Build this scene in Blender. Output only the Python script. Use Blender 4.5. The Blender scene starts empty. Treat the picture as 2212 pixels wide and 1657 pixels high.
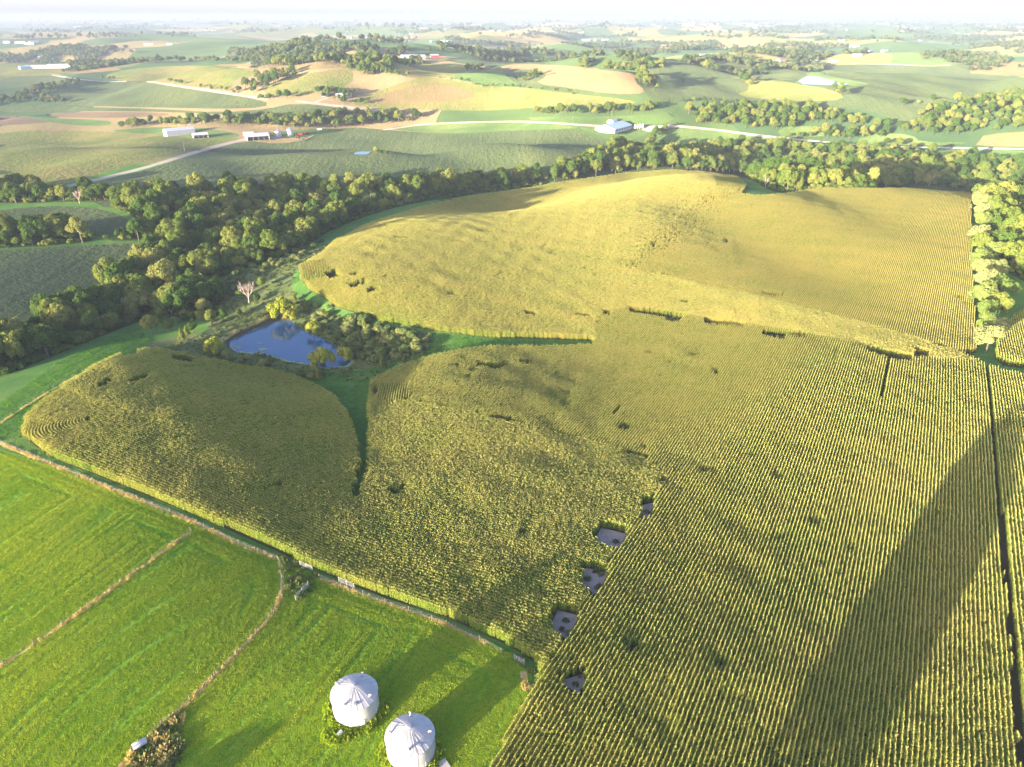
import bpy, bmesh, math, random
import numpy as np
from mathutils import Vector, Matrix
from mathutils.geometry import delaunay_2d_cdt
R = math.radians
rng = np.random.default_rng(7); random.seed(7)
S = bpy.context.scene
C = S.collection
# ------------------------------------------------------------------ camera, sky, sun, exposure
CAM_H = 105.0; PITCH = R(27.35)
FPX, CX, CY = 1532.6, 1105.5, 828.5            # focal length and centre in 2211 x 1657 photo pixels
cam = bpy.data.cameras.new('camera'); camo = bpy.data.objects.new('camera', cam); C.objects.link(camo)
cam.sensor_width = 36.0; cam.lens = 36.0 * FPX / 2211.0; cam.clip_start = 1.0; cam.clip_end = 90000.0
camo.location = (0, 0, CAM_H); camo.rotation_euler = (math.pi/2 - PITCH, 0, 0)
S.camera = camo
SUN_EL = R(7.0); SHADOW_AZ = R(43.0)           # shadows run 43 degrees clockwise from the view direction
W = bpy.data.worlds.new('World'); S.world = W; W.use_nodes = True
nt = W.node_tree; bg = nt.nodes['Background']
sky = nt.nodes.new('ShaderNodeTexSky'); sky.sky_type = 'NISHITA'; sky.sun_disc = False
sky.sun_elevation = SUN_EL; sky.sun_rotation = SHADOW_AZ + math.pi
sky.altitude = 200; sky.air_density = 0.45; sky.dust_density = 1.7; sky.ozone_density = 1.2
tint = nt.nodes.new('ShaderNodeMix'); tint.data_type = 'RGBA'; tint.blend_type = 'MULTIPLY'; tint.inputs[0].default_value = 1.0; tint.inputs[7].default_value = (1.10, .97, 1.00, 1)   # thin white veil over the whole sky
nt.links.new(sky.outputs[0], tint.inputs[6]); nt.links.new(tint.outputs[2], bg.inputs[0]); bg.inputs[1].default_value = 0.15
sl = bpy.data.lights.new('sun', 'SUN'); so = bpy.data.objects.new('sun', sl); C.objects.link(so)
sl.energy = 4.4; sl.angle = R(0.5); sl.color = (1.0, 0.84, 0.61)
sdir = Vector((math.sin(SHADOW_AZ)*math.cos(SUN_EL), math.cos(SHADOW_AZ)*math.cos(SUN_EL), -math.sin(SUN_EL)))
so.rotation_euler = sdir.to_track_quat('-Z', 'Y').to_euler(); so.location = (-60, -60, 130)
S.view_settings.view_transform = 'Standard'; S.view_settings.look = 'None'
S.view_settings.exposure = 2.38; S.view_settings.gamma = 1.0; S.view_settings.use_curve_mapping = False
S.render.engine = 'CYCLES'
cy = S.cycles; cy.use_denoising = True; cy.max_bounces = 6; cy.diffuse_bounces = 2; cy.glossy_bounces = 2
cy.transmission_bounces = 2; cy.volume_bounces = 1; cy.transparent_max_bounces = 4
try: cy.denoiser = 'OPENIMAGEDENOISE'; cy.denoising_prefilter = 'ACCURATE'
except Exception: pass

# ------------------------------------------------------------------ pixel rays and terrain
def rays(px):
    px = np.asarray(px, float).reshape(-1, 2)
    u = (px[:, 0]-CX)/FPX; v = (px[:, 1]-CY)/FPX
    c, s = math.cos(PITCH), math.sin(PITCH)
    return np.stack([u, c - v*s, -s - v*c], 1)
def flat(px, z=0.0):
    d = rays(px); t = (z-CAM_H)/np.minimum(d[:, 2], -1e-3)
    return d[:, :2]*t[:, None]
def seg_dist(p, poly, closed=False):
    poly = np.asarray(poly, float); n = len(poly); best = np.full(len(p), 1e18); par = np.zeros(len(p))
    for i in range(n if closed else n-1):
        a = poly[i]; b = poly[(i+1) % n]; ab = b-a
        t = np.clip(((p-a) @ ab)/max(ab @ ab, 1e-9), 0, 1)
        d = ((p-a-t[:, None]*ab)**2).sum(1); m = d < best
        best[m] = d[m]; par[m] = (i+t[m])/(n-1)
    return np.sqrt(best), par
def inside(p, poly):
    x, y = p[:, 0], p[:, 1]; poly = np.asarray(poly); r = np.zeros(len(p), bool)
    lo, hi = poly.min(0), poly.max(0)
    k = np.where((x >= lo[0]) & (x <= hi[0]) & (y >= lo[1]) & (y <= hi[1]))[0]
    if not len(k): return r
    xx, yy = x[k], y[k]; q = np.zeros(len(k), bool); j = len(poly)-1
    for i in range(len(poly)):
        xi, yi = poly[i]; xj, yj = poly[j]
        if yi != yj:
            q ^= ((yi > yy) != (yj > yy)) & (xx < (xj-xi)*(yy-yi)/(yj-yi)+xi)
        j = i
    r[k] = q; return r
SINES = []
_r = np.random.default_rng(21)
for i in range(26):
    wl = 260*(1.085**i); a = _r.uniform(0, 2*math.pi)
    SINES.append((2*math.pi/wl*math.cos(a), 2*math.pi/wl*math.sin(a), _r.uniform(0, 6.28), wl))
MIDS = []
for i in range(12):
    wl = 85*(1.08**i); q_ = _r.uniform(0, 2*math.pi); MIDS.append((2*math.pi/wl*math.cos(q_), 2*math.pi/wl*math.sin(q_), _r.uniform(0, 6.28), wl))
# valleys: pixel polyline, depth at start and end, half width in metres
VALLEYS = [
    ([(-300, 800), (-100, 740), (150, 640), (330, 545), (560, 490), (760, 425), (1000, 400), (1200, 372), (1400, 335), (1700, 330), (1950, 345), (2400, 350)], -11, -11, 44),
    ([(600, 720), (700, 790), (750, 850), (772, 930), (780, 1010), (768, 1080), (740, 1160)], -4, -2.0, 20),
    ([(720, 740), (800, 742), (930, 748), (1280, 745), (1420, 730)], -3.5, -1.5, 26),
    ([(600, 730), (480, 660), (360, 600)], -8, -6, 26),
    ([(1500, 450), (1590, 505), (1680, 560), (1760, 600)], -6.0, -3.5, 22),
    ([(1660, 395), (1740, 420), (1830, 455), (1900, 500)], -7.0, -3.0, 24),
    ([(1330, 318), (1180, 345), (1050, 330), (900, 300)], -11.0, -9.0, 32),
    ([(1050, 380), (960, 350), (870, 345), (780, 350)], -10.0, -7.0, 32),
    ([(640, 400), (620, 375), (560, 355)], -8.0, -5.0, 28),
]
# hills: pixel centre, height, sigma across, sigma along, heading
HILLS = [
    ((300, 900), 2.0, 40, 52, 50), ((170, 1040), 2.8, 40, 70, -48), ((190, 1280), .7, 16, 30, 40), ((420, 1330), .6, 12, 30, 40),
    ((1230, 490), 4.5, 75, 110, 60), ((1460, 410), 2.5, 55, 70, 40), ((1840, 500), 6.0, 60, 100, 0),
    ((1000, 860), 3.0, 30, 40, 0), ((1750, 720), 2.5, 50, 60, 0), ((1950, 690), -2.5, 35, 50, 80),
    ((600, 335), 10.0, 45, 70, 45), ((1120, 310), 11.0, 45, 80, 70), ((780, 300), 8.0, 50, 60, 0),
    ((260, 335), 9.0, 60, 100, 40), ((100, 345), -10.0, 40, 60, 40),
    ((960, 215), 22.0, 100, 190, 80), ((430, 195), 20.0, 110, 180, 60), ((1260, 175), 20.0, 120, 200, 60),
    ((1520, 165), 21.0, 130, 220, 60), ((1650, 205), 9.0, 70, 110, 90), ((1950, 170), 18.0, 140, 230, 80), ((640, 160), 22.0, 150, 260, 70),
    ((250, 158), 13.0, 150, 260, 70), ((2060, 250), -4, 60, 120, 90), ((1480, 290), 4, 40, 70, 60),
]
POND_Z = -9.5
POND_PX = [(486.8,738.6),(512,725),(539,713),(579,697),(604,689),(628,693),(646,709),(671,722),(697,731),(727,749),(740,762),(764,781),(756,790),(714,799),(695,795),(660,788),(625,783),(590,772),(566,765),(539,764),(510,761),(493,752)]
POND = flat(POND_PX, POND_Z)
FARPONDS = [[(1722,176),(1740,163),(1762,165),(1790,172),(1810,179),(1838,181),(1820,184.5),(1780,184),(1728,182)],
            [(764,331),(775,328),(797,327.5),(800,330),(790,334),(768,335)]]
DAM = flat([(400, 762), (470, 722), (530, 697), (596, 672)], POND_Z+2)
def base_z(p):
    x, y = p[:, 0], p[:, 1]; d = np.hypot(x, y)
    z = np.zeros(len(p))
    far = np.clip((d-475)/300, 0, 1); far = far*far*(3-2*far)
    for kx, ky, ph, wl in SINES:
        z += 0.0105*wl**0.94*np.sin(kx*x+ky*y+ph)*(far*1.0+0.10)*np.clip(1.15-wl/2600, .35, 1)
    for kx, ky, ph, wl in MIDS: z += .0058*wl*np.sin(kx*x+ky*y+ph)*(far*np.clip(2.2-d/2500, 0, 1)+.06)
    # ground falls gently from the farmyard to the pond and creek
    s = (x*math.sin(SHADOW_AZ)+y*math.cos(SHADOW_AZ))
    z -= 6.2*np.clip((y-84)/75, 0, 1)*np.exp(-((x-12)/75)**2)+2.5*np.clip((y-150)/90, 0, 1)*np.clip(1.4-np.abs(x+20)/240, 0, 1)
    near = d < 2600
    if near.any():
        q = p[near]; dz = np.zeros(len(q))
        for poly, d0, d1, w in VALLEYS:
            dd, par = seg_dist(q, flat(poly)); dz += (d0+(d1-d0)*par)*np.exp(-(dd/w)**2/2)
        for c, h, sa, sb, hd in HILLS:
            c = flat([c])[0]; a = R(hd); e = q-c
            u = e[:, 0]*math.cos(a)-e[:, 1]*math.sin(a); v = e[:, 0]*math.sin(a)+e[:, 1]*math.cos(a)
            dz += h*np.exp(-(u/sa)**2/2-(v/sb)**2/2)
        dd, par = seg_dist(q, POND, True); ins = inside(q, POND)
        wv = np.exp(-(dd/22)**2); tgt = POND_Z+0.35+0.03*dd
        zn = z[near]+dz; zn = zn*(1-wv)+tgt*wv
        zn = np.where(ins, POND_Z-np.minimum(1.5, .05+.4*dd), zn)
        dm, _ = seg_dist(q, DAM); zn = zn+np.where(ins, 0, 2.2*np.exp(-(dm/4.5)**2/2))
        z[near] = zn
    return z
G1 = (-900., 1300., -160., 1700., 4.0); G2 = (-12000., 12000., -3000., 21000., 60.0)
def mkgrid(g):
    xs = np.arange(g[0], g[1]+.1, g[4]); ys = np.arange(g[2], g[3]+.1, g[4])
    X, Y = np.meshgrid(xs, ys); return base_z(np.stack([X.ravel(), Y.ravel()], 1)).reshape(X.shape)
Z1 = mkgrid(G1); Z2 = mkgrid(G2)
def bil(Z, g, x, y):
    fx = np.clip((x-g[0])/g[4], 0, Z.shape[1]-1.001); fy = np.clip((y-g[2])/g[4], 0, Z.shape[0]-1.001)
    i = fx.astype(int); j = fy.astype(int); a = fx-i; b = fy-j
    return (Z[j, i]*(1-a)+Z[j, i+1]*a)*(1-b)+(Z[j+1, i]*(1-a)+Z[j+1, i+1]*a)*b
def tz(p):
    p = np.asarray(p, float).reshape(-1, 2); x, y = p[:, 0], p[:, 1]
    m = (x > G1[0]) & (x < G1[1]) & (y > G1[2]) & (y < G1[3])
    return np.where(m, bil(Z1, G1, x, y), bil(Z2, G2, x, y))
TS = np.concatenate([np.arange(60, 900, 3.0), 900*1.012**np.arange(0, 300)])
def hit(px):
    """first point where the pixel's ray meets the terrain"""
    d = rays(px); n = len(d); lo = np.full(n, TS[0]); hi = np.full(n, TS[-1]); done = np.zeros(n, bool); prev = TS[0]
    for t in TS:
        p = d*t; below = (p[:, 2]+CAM_H <= tz(p[:, :2])) & ~done
        lo[below] = prev; hi[below] = t; done |= below; prev = t
        if done.all(): break
    for _ in range(12):
        m = (lo+hi)/2; p = d*m[:, None]; b = p[:, 2]+CAM_H <= tz(p[:, :2])
        hi = np.where(b, m, hi); lo = np.where(b, lo, m)
    m = np.where(done, (lo+hi)/2, TS[-1]); q = d*m[:, None]
    return np.stack([q[:, 0], q[:, 1], tz(q[:, :2])], 1)
# flatten the ground round the two far ponds
FARP = []
for pp in FARPONDS:
    c = hit([np.mean(pp, 0)])[0]; zp = c[2]-.3; wpoly = flat(pp, zp)
    xs = np.arange(G1[0], G1[1]+.1, G1[4]); ys = np.arange(G1[2], G1[3]+.1, G1[4])
    X, Y = np.meshgrid(xs, ys); q = np.stack([X.ravel(), Y.ravel()], 1)
    m = np.hypot(q[:, 0]-c[0], q[:, 1]-c[1]) < 260; dd, _ = seg_dist(q[m], wpoly, True); ins = inside(q[m], wpoly)
    zf = Z1.ravel(); w = np.exp(-(dd/25)**2); zf[m] = np.where(ins, zp-.8, zf[m]*(1-w)+(zp+.3+.02*dd)*w)
    Z1 = zf.reshape(Z1.shape); FARP.append((zp, pp))
def densify(pts, step, closed=True):
    out = []; n = len(pts)
    for i in range(n if closed else n-1):
        a = np.array(pts[i], float); b = np.array(pts[(i+1) % n], float); k = max(1, int(np.hypot(*(b-a))/step))
        for j in range(k): out.append(a+(b-a)*j/k)
    if not closed: out.append(np.array(pts[-1], float))
    return np.array(out)
def smooth(pts, it=2, closed=True):
    p = np.array(pts, float)
    for _ in range(it):
        if closed:
            q = np.roll(p, -1, 0); p = np.stack([p*.75+q*.25, p*.25+q*.75], 1).reshape(-1, 2)
        else:
            q = np.stack([p[:-1]*.75+p[1:]*.25, p[:-1]*.25+p[1:]*.75], 1).reshape(-1, 2); p = np.vstack([p[:1], q, p[-1:]])
    return p
def wpoly(pts, step=14, sm=1): return hit(densify(smooth(pts, sm) if sm else pts, step))[:, :2]
def zA(l): return [(x*.3417, y*.3417) for x, y in l]
def zB(l): return [(728.8+x*.3417, y*.3417) for x, y in l]
def zC(l): return [(1455.4+x*.3417, y*.3417) for x, y in l]
def road_poly(px, w):
    p = hit(densify(smooth(px, 2, False), 6, False))[:, :2]
    keep = [0]
    for i in range(1, len(p)):
        if np.hypot(*(p[i]-p[keep[-1]])) > 4: keep.append(i)
    p = p[keep]; t = np.gradient(p, axis=0); t /= np.linalg.norm(t, axis=1)[:, None]+1e-9
    n = np.stack([-t[:, 1], t[:, 0]], 1)*w/2
    return np.vstack([p+n, (p-n)[::-1]])

# ------------------------------------------------------------------ materials
def mat(name):
    m = bpy.data.materials.new(name); m.use_nodes = True
    return m, m.node_tree, m.node_tree.nodes['Principled BSDF']
class N:
    """small helper for node graphs"""
    def __init__(s, t): s.t = t
    def new(s, ty, **k):
        n = s.t.nodes.new(ty)
        for a, v in k.items():
            if a.startswith('i_'): n.inputs[a[2:].replace('_', ' ')].default_value = v
            else: setattr(n, a, v)
        return n
    def l(s, a, b): s.t.links.new(a, b)
    def ramp(s, fac, stops):
        r = s.t.nodes.new('ShaderNodeValToRGB'); e = r.color_ramp.elements
        while len(e) < len(stops): e.new(.5)
        for k, (p, c) in zip(e, stops): k.position = p; k.color = (*c, 1)
        s.l(fac, r.inputs[0]); return r.outputs[0]
    def noise(s, vec, scale, detail=4, rough=.55, dist=0.):
        n = s.t.nodes.new('ShaderNodeTexNoise'); n.inputs['Scale'].default_value = scale; n.inputs['Detail'].default_value = detail
        n.inputs['Roughness'].default_value = rough; n.inputs['Distortion'].default_value = dist
        if vec is not None: s.l(vec, n.inputs['Vector'])
        return n.outputs['Fac']
    def mapping(s, vec, rot=0, scale=(1, 1, 1)):
        n = s.t.nodes.new('ShaderNodeMapping'); n.inputs['Rotation'].default_value = (0, 0, rot); n.inputs['Scale'].default_value = scale
        s.l(vec, n.inputs['Vector']); return n.outputs[0]
    def mix(s, f, a, b, mode='MIX'):
        n = s.t.nodes.new('ShaderNodeMix'); n.data_type = 'RGBA'; n.blend_type = mode
        for v, i in ((f, 0), (a, 6), (b, 7)):
            if hasattr(v, 'is_output'): s.l(v, n.inputs[i])
            elif i == 0: n.inputs[0].default_value = v
            else: n.inputs[i].default_value = (*v, 1)
        return n.outputs[2]
    def math(s, op, a, b=None, clamp=False):
        n = s.t.nodes.new('ShaderNodeMath'); n.operation = op; n.use_clamp = clamp
        for v, i in ((a, 0), (b, 1)):
            if v is None: continue
            if hasattr(v, 'is_output'): s.l(v, n.inputs[i])
            else: n.inputs[i].default_value = v
        return n.outputs[0]
def ground_mat(name, stops, scale=.03, fine=.5, stripe=None, bump=(.35, .6), bscale=1.2, spots=None):
    """a field: large soft patches, fine mottling, optional crop lines, relief"""
    m, t, b = mat(name); n = N(t); geo = n.new('ShaderNodeNewGeometry').outputs['Position']
    big = n.noise(geo, scale, 5, .6, .4); fin = n.noise(geo, fine, 5, .7)
    f = n.math('ADD', n.math('MULTIPLY', big, .62), n.math('MULTIPLY', fin, .38))
    if stripe:
        for rot, sp, amt in stripe:
            v = n.mapping(geo, rot, (1/sp, 1/sp/30, 1/sp))
            st = n.noise(v, 1.0, 2, .6, .3)
            f = n.math('ADD', f, n.math('MULTIPLY', n.math('SUBTRACT', st, .5), amt))
    col = n.ramp(f, stops)
    if spots:
        sc, th, c = spots
        col = n.mix(n.math('MULTIPLY', n.math('SUBTRACT', n.noise(geo, sc, 4, .6, .6), th), 9., True), col, c)
    n.l(col, b.inputs['Base Color']); b.inputs['Roughness'].default_value = .95; b.inputs['Specular IOR Level'].default_value = .1
    b.inputs['Diffuse Roughness'].default_value = 1.0
    bp = n.new('ShaderNodeBump'); bp.inputs['Strength'].default_value = bump[0]; bp.inputs['Distance'].default_value = bump[1]
    hn = n.noise(geo, bscale, 4, .65)
    if stripe:
        rot, sp, amt = stripe[0]; hn = n.math('ADD', hn, n.math('MULTIPLY', n.noise(n.mapping(geo, rot, (1/sp, 1/sp/30, 1/sp)), 1., 2, .6, .3), .5))
    n.l(hn, bp.inputs['Height']); n.l(bp.outputs[0], b.inputs['Normal'])
    return m
def plain(name, col, rough=.6, metal=0., var=.12, vs=1.5, spec=.4):
    m, t, b = mat(name); n = N(t); tc = n.new('ShaderNodeTexCoord').outputs['Object']
    d = tuple(c*(1-var*2.2) for c in col); u = tuple(min(1, c*(1+var*.5)) for c in col)
    n.l(n.ramp(n.noise(tc, vs, 5, .65), [(.3, d), (.65, u)]), b.inputs['Base Color'])
    b.inputs['Roughness'].default_value = rough; b.inputs['Metallic'].default_value = metal; b.inputs['Specular IOR Level'].default_value = spec
    return m
MG = {}
HAYROT = R(-38)
MG['hay'] = ground_mat('hay_meadow', [(.30, (.09, .20, .02)), (.45, (.16, .32, .03)), (.58, (.24, .40, .04)), (.72, (.33, .44, .06))], .05, 1.4, [(R(-48), 1.6, .30), (R(12), 7., .12)], (.9, .35), 2.2, (.11, .70, (.22, .17, .11)))
MG['grass'] = ground_mat('grass', [(.30, (.045, .125, .03)), (.5, (.085, .20, .04)), (.7, (.17, .27, .06))], .04, .9, [(R(-20), 2.5, .16)], (.7, .4), 1.6)
MG['rough'] = ground_mat('rough_grass', [(.30, (.06, .10, .035)), (.5, (.12, .165, .055)), (.72, (.24, .23, .11))], .06, .8, None, (.9, .6), 1.2)
MG['bean'] = ground_mat('soybean_canopy', [(.32, (.064, .094, .043)), (.5, (.09, .126, .052)), (.68, (.135, .162, .062))], .012, .35, [(R(62), 7., .16)], (1., 1.6), .3)
MG['pasture'] = ground_mat('dry_pasture', [(.28, (.085, .14, .034)), (.45, (.15, .18, .048)), (.58, (.21, .20, .066)), (.75, (.24, .18, .08))], .012, .12, [(R(35), 14., .14)], (.9, 1.5), .3)
MG['tan'] = ground_mat('tan_field', [(.3, (.135, .13, .05)), (.5, (.20, .16, .07)), (.7, (.24, .17, .09))], .01, .1, [(R(70), 7., .22)], (.7, 1.2), .35)
MG['orange'] = ground_mat('ripe_corn', [(.3, (.20, .14, .066)), (.5, (.27, .177, .086)), (.7, (.31, .20, .105))], .012, .12, [(R(70), 7., .24)], (.7, .9), .3)
MG['brown'] = ground_mat('brown_stubble', [(.3, (.11, .10, .05)), (.5, (.16, .12, .075)), (.7, (.21, .145, .095))], .015, .2, [(R(80), 4., .1)], (.5, .7), .4)
MG['green'] = ground_mat('green_meadow', [(.3, (.065, .12, .04)), (.5, (.10, .165, .05)), (.7, (.18, .22, .07))], .014, .2, None, (.7, .8), .4)
MG['road'] = ground_mat('gravel', [(.3, (.27, .24, .20)), (.6, (.36, .33, .28))], .05, .8, None, (.3, .2), 2.)
MG['mud'] = ground_mat('mud', [(.3, (.05, .045, .03)), (.6, (.09, .08, .05))], .1, 1., None, (.4, .2), 2.)
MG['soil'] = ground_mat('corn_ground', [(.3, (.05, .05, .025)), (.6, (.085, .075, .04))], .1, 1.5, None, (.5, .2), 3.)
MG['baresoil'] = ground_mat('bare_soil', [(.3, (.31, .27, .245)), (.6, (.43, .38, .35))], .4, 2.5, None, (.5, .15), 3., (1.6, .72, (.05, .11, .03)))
MG['litter'] = ground_mat('leaf_litter', [(.3, (.035, .055, .02)), (.6, (.07, .10, .035))], .1, 1., None, (.6, .4), 1.2)
MG['strip'] = ground_mat('dead_grass', [(.3, (.36, .34, .10)), (.5, (.55, .45, .18)), (.7, (.66, .52, .26))], .3, 1.5, None, (.9, .4), 2.)
MG['concrete'] = plain('concrete', (.50, .46, .40), .9, 0, .15)
def farmland():
    m, t, b = mat('farmland'); n = N(t); geo = n.new('ShaderNodeNewGeometry').outputs['Position']
    cols = []
    for rot, sc in ((R(8), (1/420, 1/620, 0)),):
        w = n.new('ShaderNodeVectorMath'); w.operation = 'ADD'
        nz = n.t.nodes.new('ShaderNodeTexNoise'); nz.inputs['Scale'].default_value = .0035; nz.inputs['Detail'].default_value = 2; n.l(geo, nz.inputs['Vector'])
        sc2 = n.new('ShaderNodeVectorMath'); sc2.operation = 'SCALE'; sc2.inputs['Scale'].default_value = 260; n.l(nz.outputs['Color'], sc2.inputs[0])
        n.l(geo, w.inputs[0]); n.l(sc2.outputs[0], w.inputs[1])
        v = n.t.nodes.new('ShaderNodeTexVoronoi'); v.distance = 'CHEBYCHEV'; v.inputs['Scale'].default_value = 1; v.inputs['Randomness'].default_value = .85
        n.l(n.mapping(w.outputs[0], rot, sc), v.inputs['Vector'])
        sep = n.new('ShaderNodeSeparateColor'); n.l(v.outputs['Color'], sep.inputs[0])
        cols.append(sep.outputs[0])
    pal = n.new('ShaderNodeValToRGB'); pal.color_ramp.interpolation = 'CONSTANT'
    st = [(0, (0.058, 0.109, 0.047)), (.22, (0.172, 0.179, 0.070)), (.36, (0.078, 0.133, 0.047)), (.5, (0.242, 0.203, 0.094)), (.62, (0.140, 0.164, 0.062)), (.74, (0.062, 0.109, 0.047)), (.86, (0.257, 0.203, 0.109)), (.94, (0.101, 0.156, 0.055))]
    e = pal.color_ramp.elements
    while len(e) < len(st): e.new(.5)
    for k, (p, c) in zip(e, st): k.position = p; k.color = (*c, 1)
    n.l(cols[0], pal.inputs[0])
    tone = n.ramp(n.noise(geo, .012, 5, .65), [(.3, (.78, .82, .78)), (.7, (1.18, 1.12, 1.05))])
    n.l(n.mix(1.0, pal.outputs[0], tone, 'MULTIPLY'), b.inputs['Base Color'])
    b.inputs['Roughness'].default_value = .95; b.inputs['Specular IOR Level'].default_value = .1; b.inputs['Diffuse Roughness'].default_value = 1.
    bp = n.new('ShaderNodeBump'); bp.inputs['Strength'].default_value = .6; bp.inputs['Distance'].default_value = 1.2
    n.l(n.noise(geo, .22, 4, .65), bp.inputs['Height']); n.l(bp.outputs[0], b.inputs['Normal'])
    return m
MG['farmland'] = farmland()

# ------------------------------------------------------------------ fields: name, material key, pixel outline (later ones win)
FIELDS = [
    ('dry_pasture', 'pasture', zA([(0,455),(200,445),(420,470),(330,478),(0,485)]), 1),
    ('bean_field', 'bean', zA([(0,490),(300,478),(420,490),(560,520),(520,545),(240,545),(0,560)]), 1),
    ('tan_field', 'tan', zA([(230,445),(420,440),(700,425),(790,440),(600,460),(420,468)]), 1),
    ('dry_pasture', 'pasture', zA([(640,480),(800,440),(1100,415),(1500,420),(1650,470),(1480,500),(1460,570),(1200,550),(940,510),(760,515)]), 1),
    ('tan_field', 'tan', zA([(1250,410),(1900,398),(2230,390),(2230,420),(1900,450),(1600,425)]), 1),
    ('dry_pasture', 'pasture', zA([(1650,560),(1800,490),(2000,455),(2230,430),(2230,540),(2000,590),(1850,615),(1690,600)]), 1),
    ('bean_field', 'bean', zA([(200,610),(480,560),(800,515),(930,515),(1300,570),(1690,640),(1680,680),(1400,690),(1000,680),(480,670),(300,650)]), 1),
    ('bean_field', 'bean', zA([(0,670),(480,675),(1000,690),(1400,712),(1690,690),(1860,650),(2230,690),(2230,740),(1600,735),(1000,705),(300,705),(0,715)]), 1),
    ('brown_field', 'brown', zA([(260,715),(700,708),(1080,715),(1050,735),(650,748),(330,740)]), 1),
    ('brown_field', 'brown', zA([(-60,725),(150,740),(350,770),(200,785),(-60,795)]), 1),
    ('green_strip', 'green', zA([(-60,712),(240,745),(700,760),(700,800),(400,790),(150,738)]), 1),
    ('dry_pasture', 'pasture', zB([(-20,410),(300,390),(600,395),(900,420),(1100,460),(1150,520),(900,500),(600,490),(480,500),(300,450),(100,450)]), 1),
    ('green_strip', 'green', zB([(700,480),(950,440),(1150,480),(1150,540),(930,540),(760,505)]), 1),
    ('tan_hill', 'pasture', zB([(80,650),(300,560),(480,500),(600,490),(760,510),(930,545),(1140,550),(1500,595),(1850,630),(1900,660),(1400,668),(1050,700),(700,700),(400,690),(120,670)]), 1),
    ('tan_hill_crown', 'tan', zB([(150,650),(330,580),(560,525),(760,540),(900,600),(760,640),(500,650),(300,665)]), 2),
    ('bean_field', 'bean', zB([(640,370),(900,365),(1280,385),(1300,400),(1700,440),(1900,460),(2160,470),(2200,560),(2200,630),(2040,600),(1950,590),(1700,610),(1300,560),(1140,545),(1010,425),(780,405)]), 1),
    ('ripe_corn_field', 'orange', zB([(1010,425),(1120,405),(1300,410),(1480,418),(1700,445),(1900,470),(1870,510),(1945,575),(1900,597),(1700,592),(1500,560),(1240,530),(1330,480),(1280,440),(1100,440)]), 1),
    ('bean_field', 'bean', zC([(-200,390),(0,370),(300,360),(450,395),(700,415),(870,435),(1100,405),(1450,415),(1750,410),(1870,400),(1870,465),(2330,500),(2330,620),(1850,615),(1600,670),(1560,770),(1430,775),(1250,700),(1050,690),(700,655),(200,645),(-100,640),(-180,600),(-120,480)]), 1),
    ('tan_field', 'tan', zC([(1875,400),(2050,390),(2330,400),(2330,495),(2100,475),(1870,465)]), 0),
    ('pond_pasture', 'pasture', zC([(370,605),(500,560),(400,480),(470,470),(560,520),(640,500),(800,535),(960,560),(1090,610),(1000,640),(700,640)]), 1),
    ('green_strip', 'green', zC([(760,520),(830,470),(870,440),(830,420),(920,425),(900,460),(1130,510),(1240,530),(1180,545),(1050,535),(940,540),(780,535)]), 1),
    ('dry_pasture', 'pasture', zA([(-80,850),(200,825),(400,828),(650,830),(1000,850),(1300,880),(1520,868),(1500,885),(1300,935),(1000,1000),(700,1080),(430,1165),(200,1180),(-80,1230)]), 1),
    ('green_strip', 'green', zA([(650,830),(900,808),(1200,800),(1500,840),(1520,868),(1300,880),(1000,850)]), 1),
    ('bean_field', 'bean', [(150,408),(300,372),(440,327),(530,303),(600,312),(660,302),(700,283),(760,274),(830,281),(1000,292),(1100,283),(1230,278),(1290,300),(1345,313),(1290,340),(1200,375),(1150,405),(1000,412),(760,425),(450,435),(240,455),(180,425)], 1),
    ('green_strip', 'green', zB([(300,812),(540,782),(1100,768),(1530,798),(1500,815),(1100,825),(800,845),(560,840),(420,825)]), 1),
    ('green_strip', 'green', [(575,296),(640,300),(740,282),(700,276),(600,284)], 1),
    ('hog_yard', 'green', zB([(1500,805),(1640,800),(1900,800),(2050,795),(1960,840),(1830,900),(1780,905),(1640,850)]), 1),
    ('green_meadow', 'green', zB([(1180,740),(1900,735),(2120,700),(2120,780),(1880,795),(1640,795),(1230,760)]), 1),
    ('green_meadow', 'green', [(1395,318),(1430,284),(1470,276),(1560,283),(1660,299),(1730,309),(1700,335),(1500,335),(1420,330)], 1),
    ('green_meadow', 'green', zC([(640,850),(700,795),(950,800),(1080,840),(960,860),(780,870)]), 1),
    ('green_meadow', 'green', zC([(1130,885),(1300,840),(1500,850),(1560,900),(1900,900),(1700,920),(1250,915)]), 1),
    ('tan_field', 'tan', zC([(1930,890),(1960,850),(2330,825),(2330,930),(1900,925)]), 1),
    ('green_meadow', 'green', zC([(1400,945),(2330,945),(2330,1040),(1900,1020),(1500,1000)]), 1),
    ('bean_field', 'bean', [(-60,462),(60,447),(150,445),(230,452),(290,480),(305,500),(200,512),(-60,512)], 1),
    ('bean_field', 'bean', [(-60,545),(60,537),(150,532),(300,525),(335,530),(280,585),(200,645),(100,692),(-60,712)], 1),
    ('rough_grass', 'rough', [(440,640),(480,600),(560,575),(640,545),(735,520),(735,560),(640,575),(625,620),(650,650),(720,680),(830,705),(935,720),(930,745),(960,760),(880,790),(830,812),(800,830),(740,800),(560,800),(440,775),(330,755),(310,740),(400,725),(460,715),(430,680)], 1),
    ('dam_bank', 'strip', [(455,748),(480,725),(530,703),(560,690),(585,676),(590,682),(560,697),(520,714),(490,733),(470,747)], 1),
]
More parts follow.
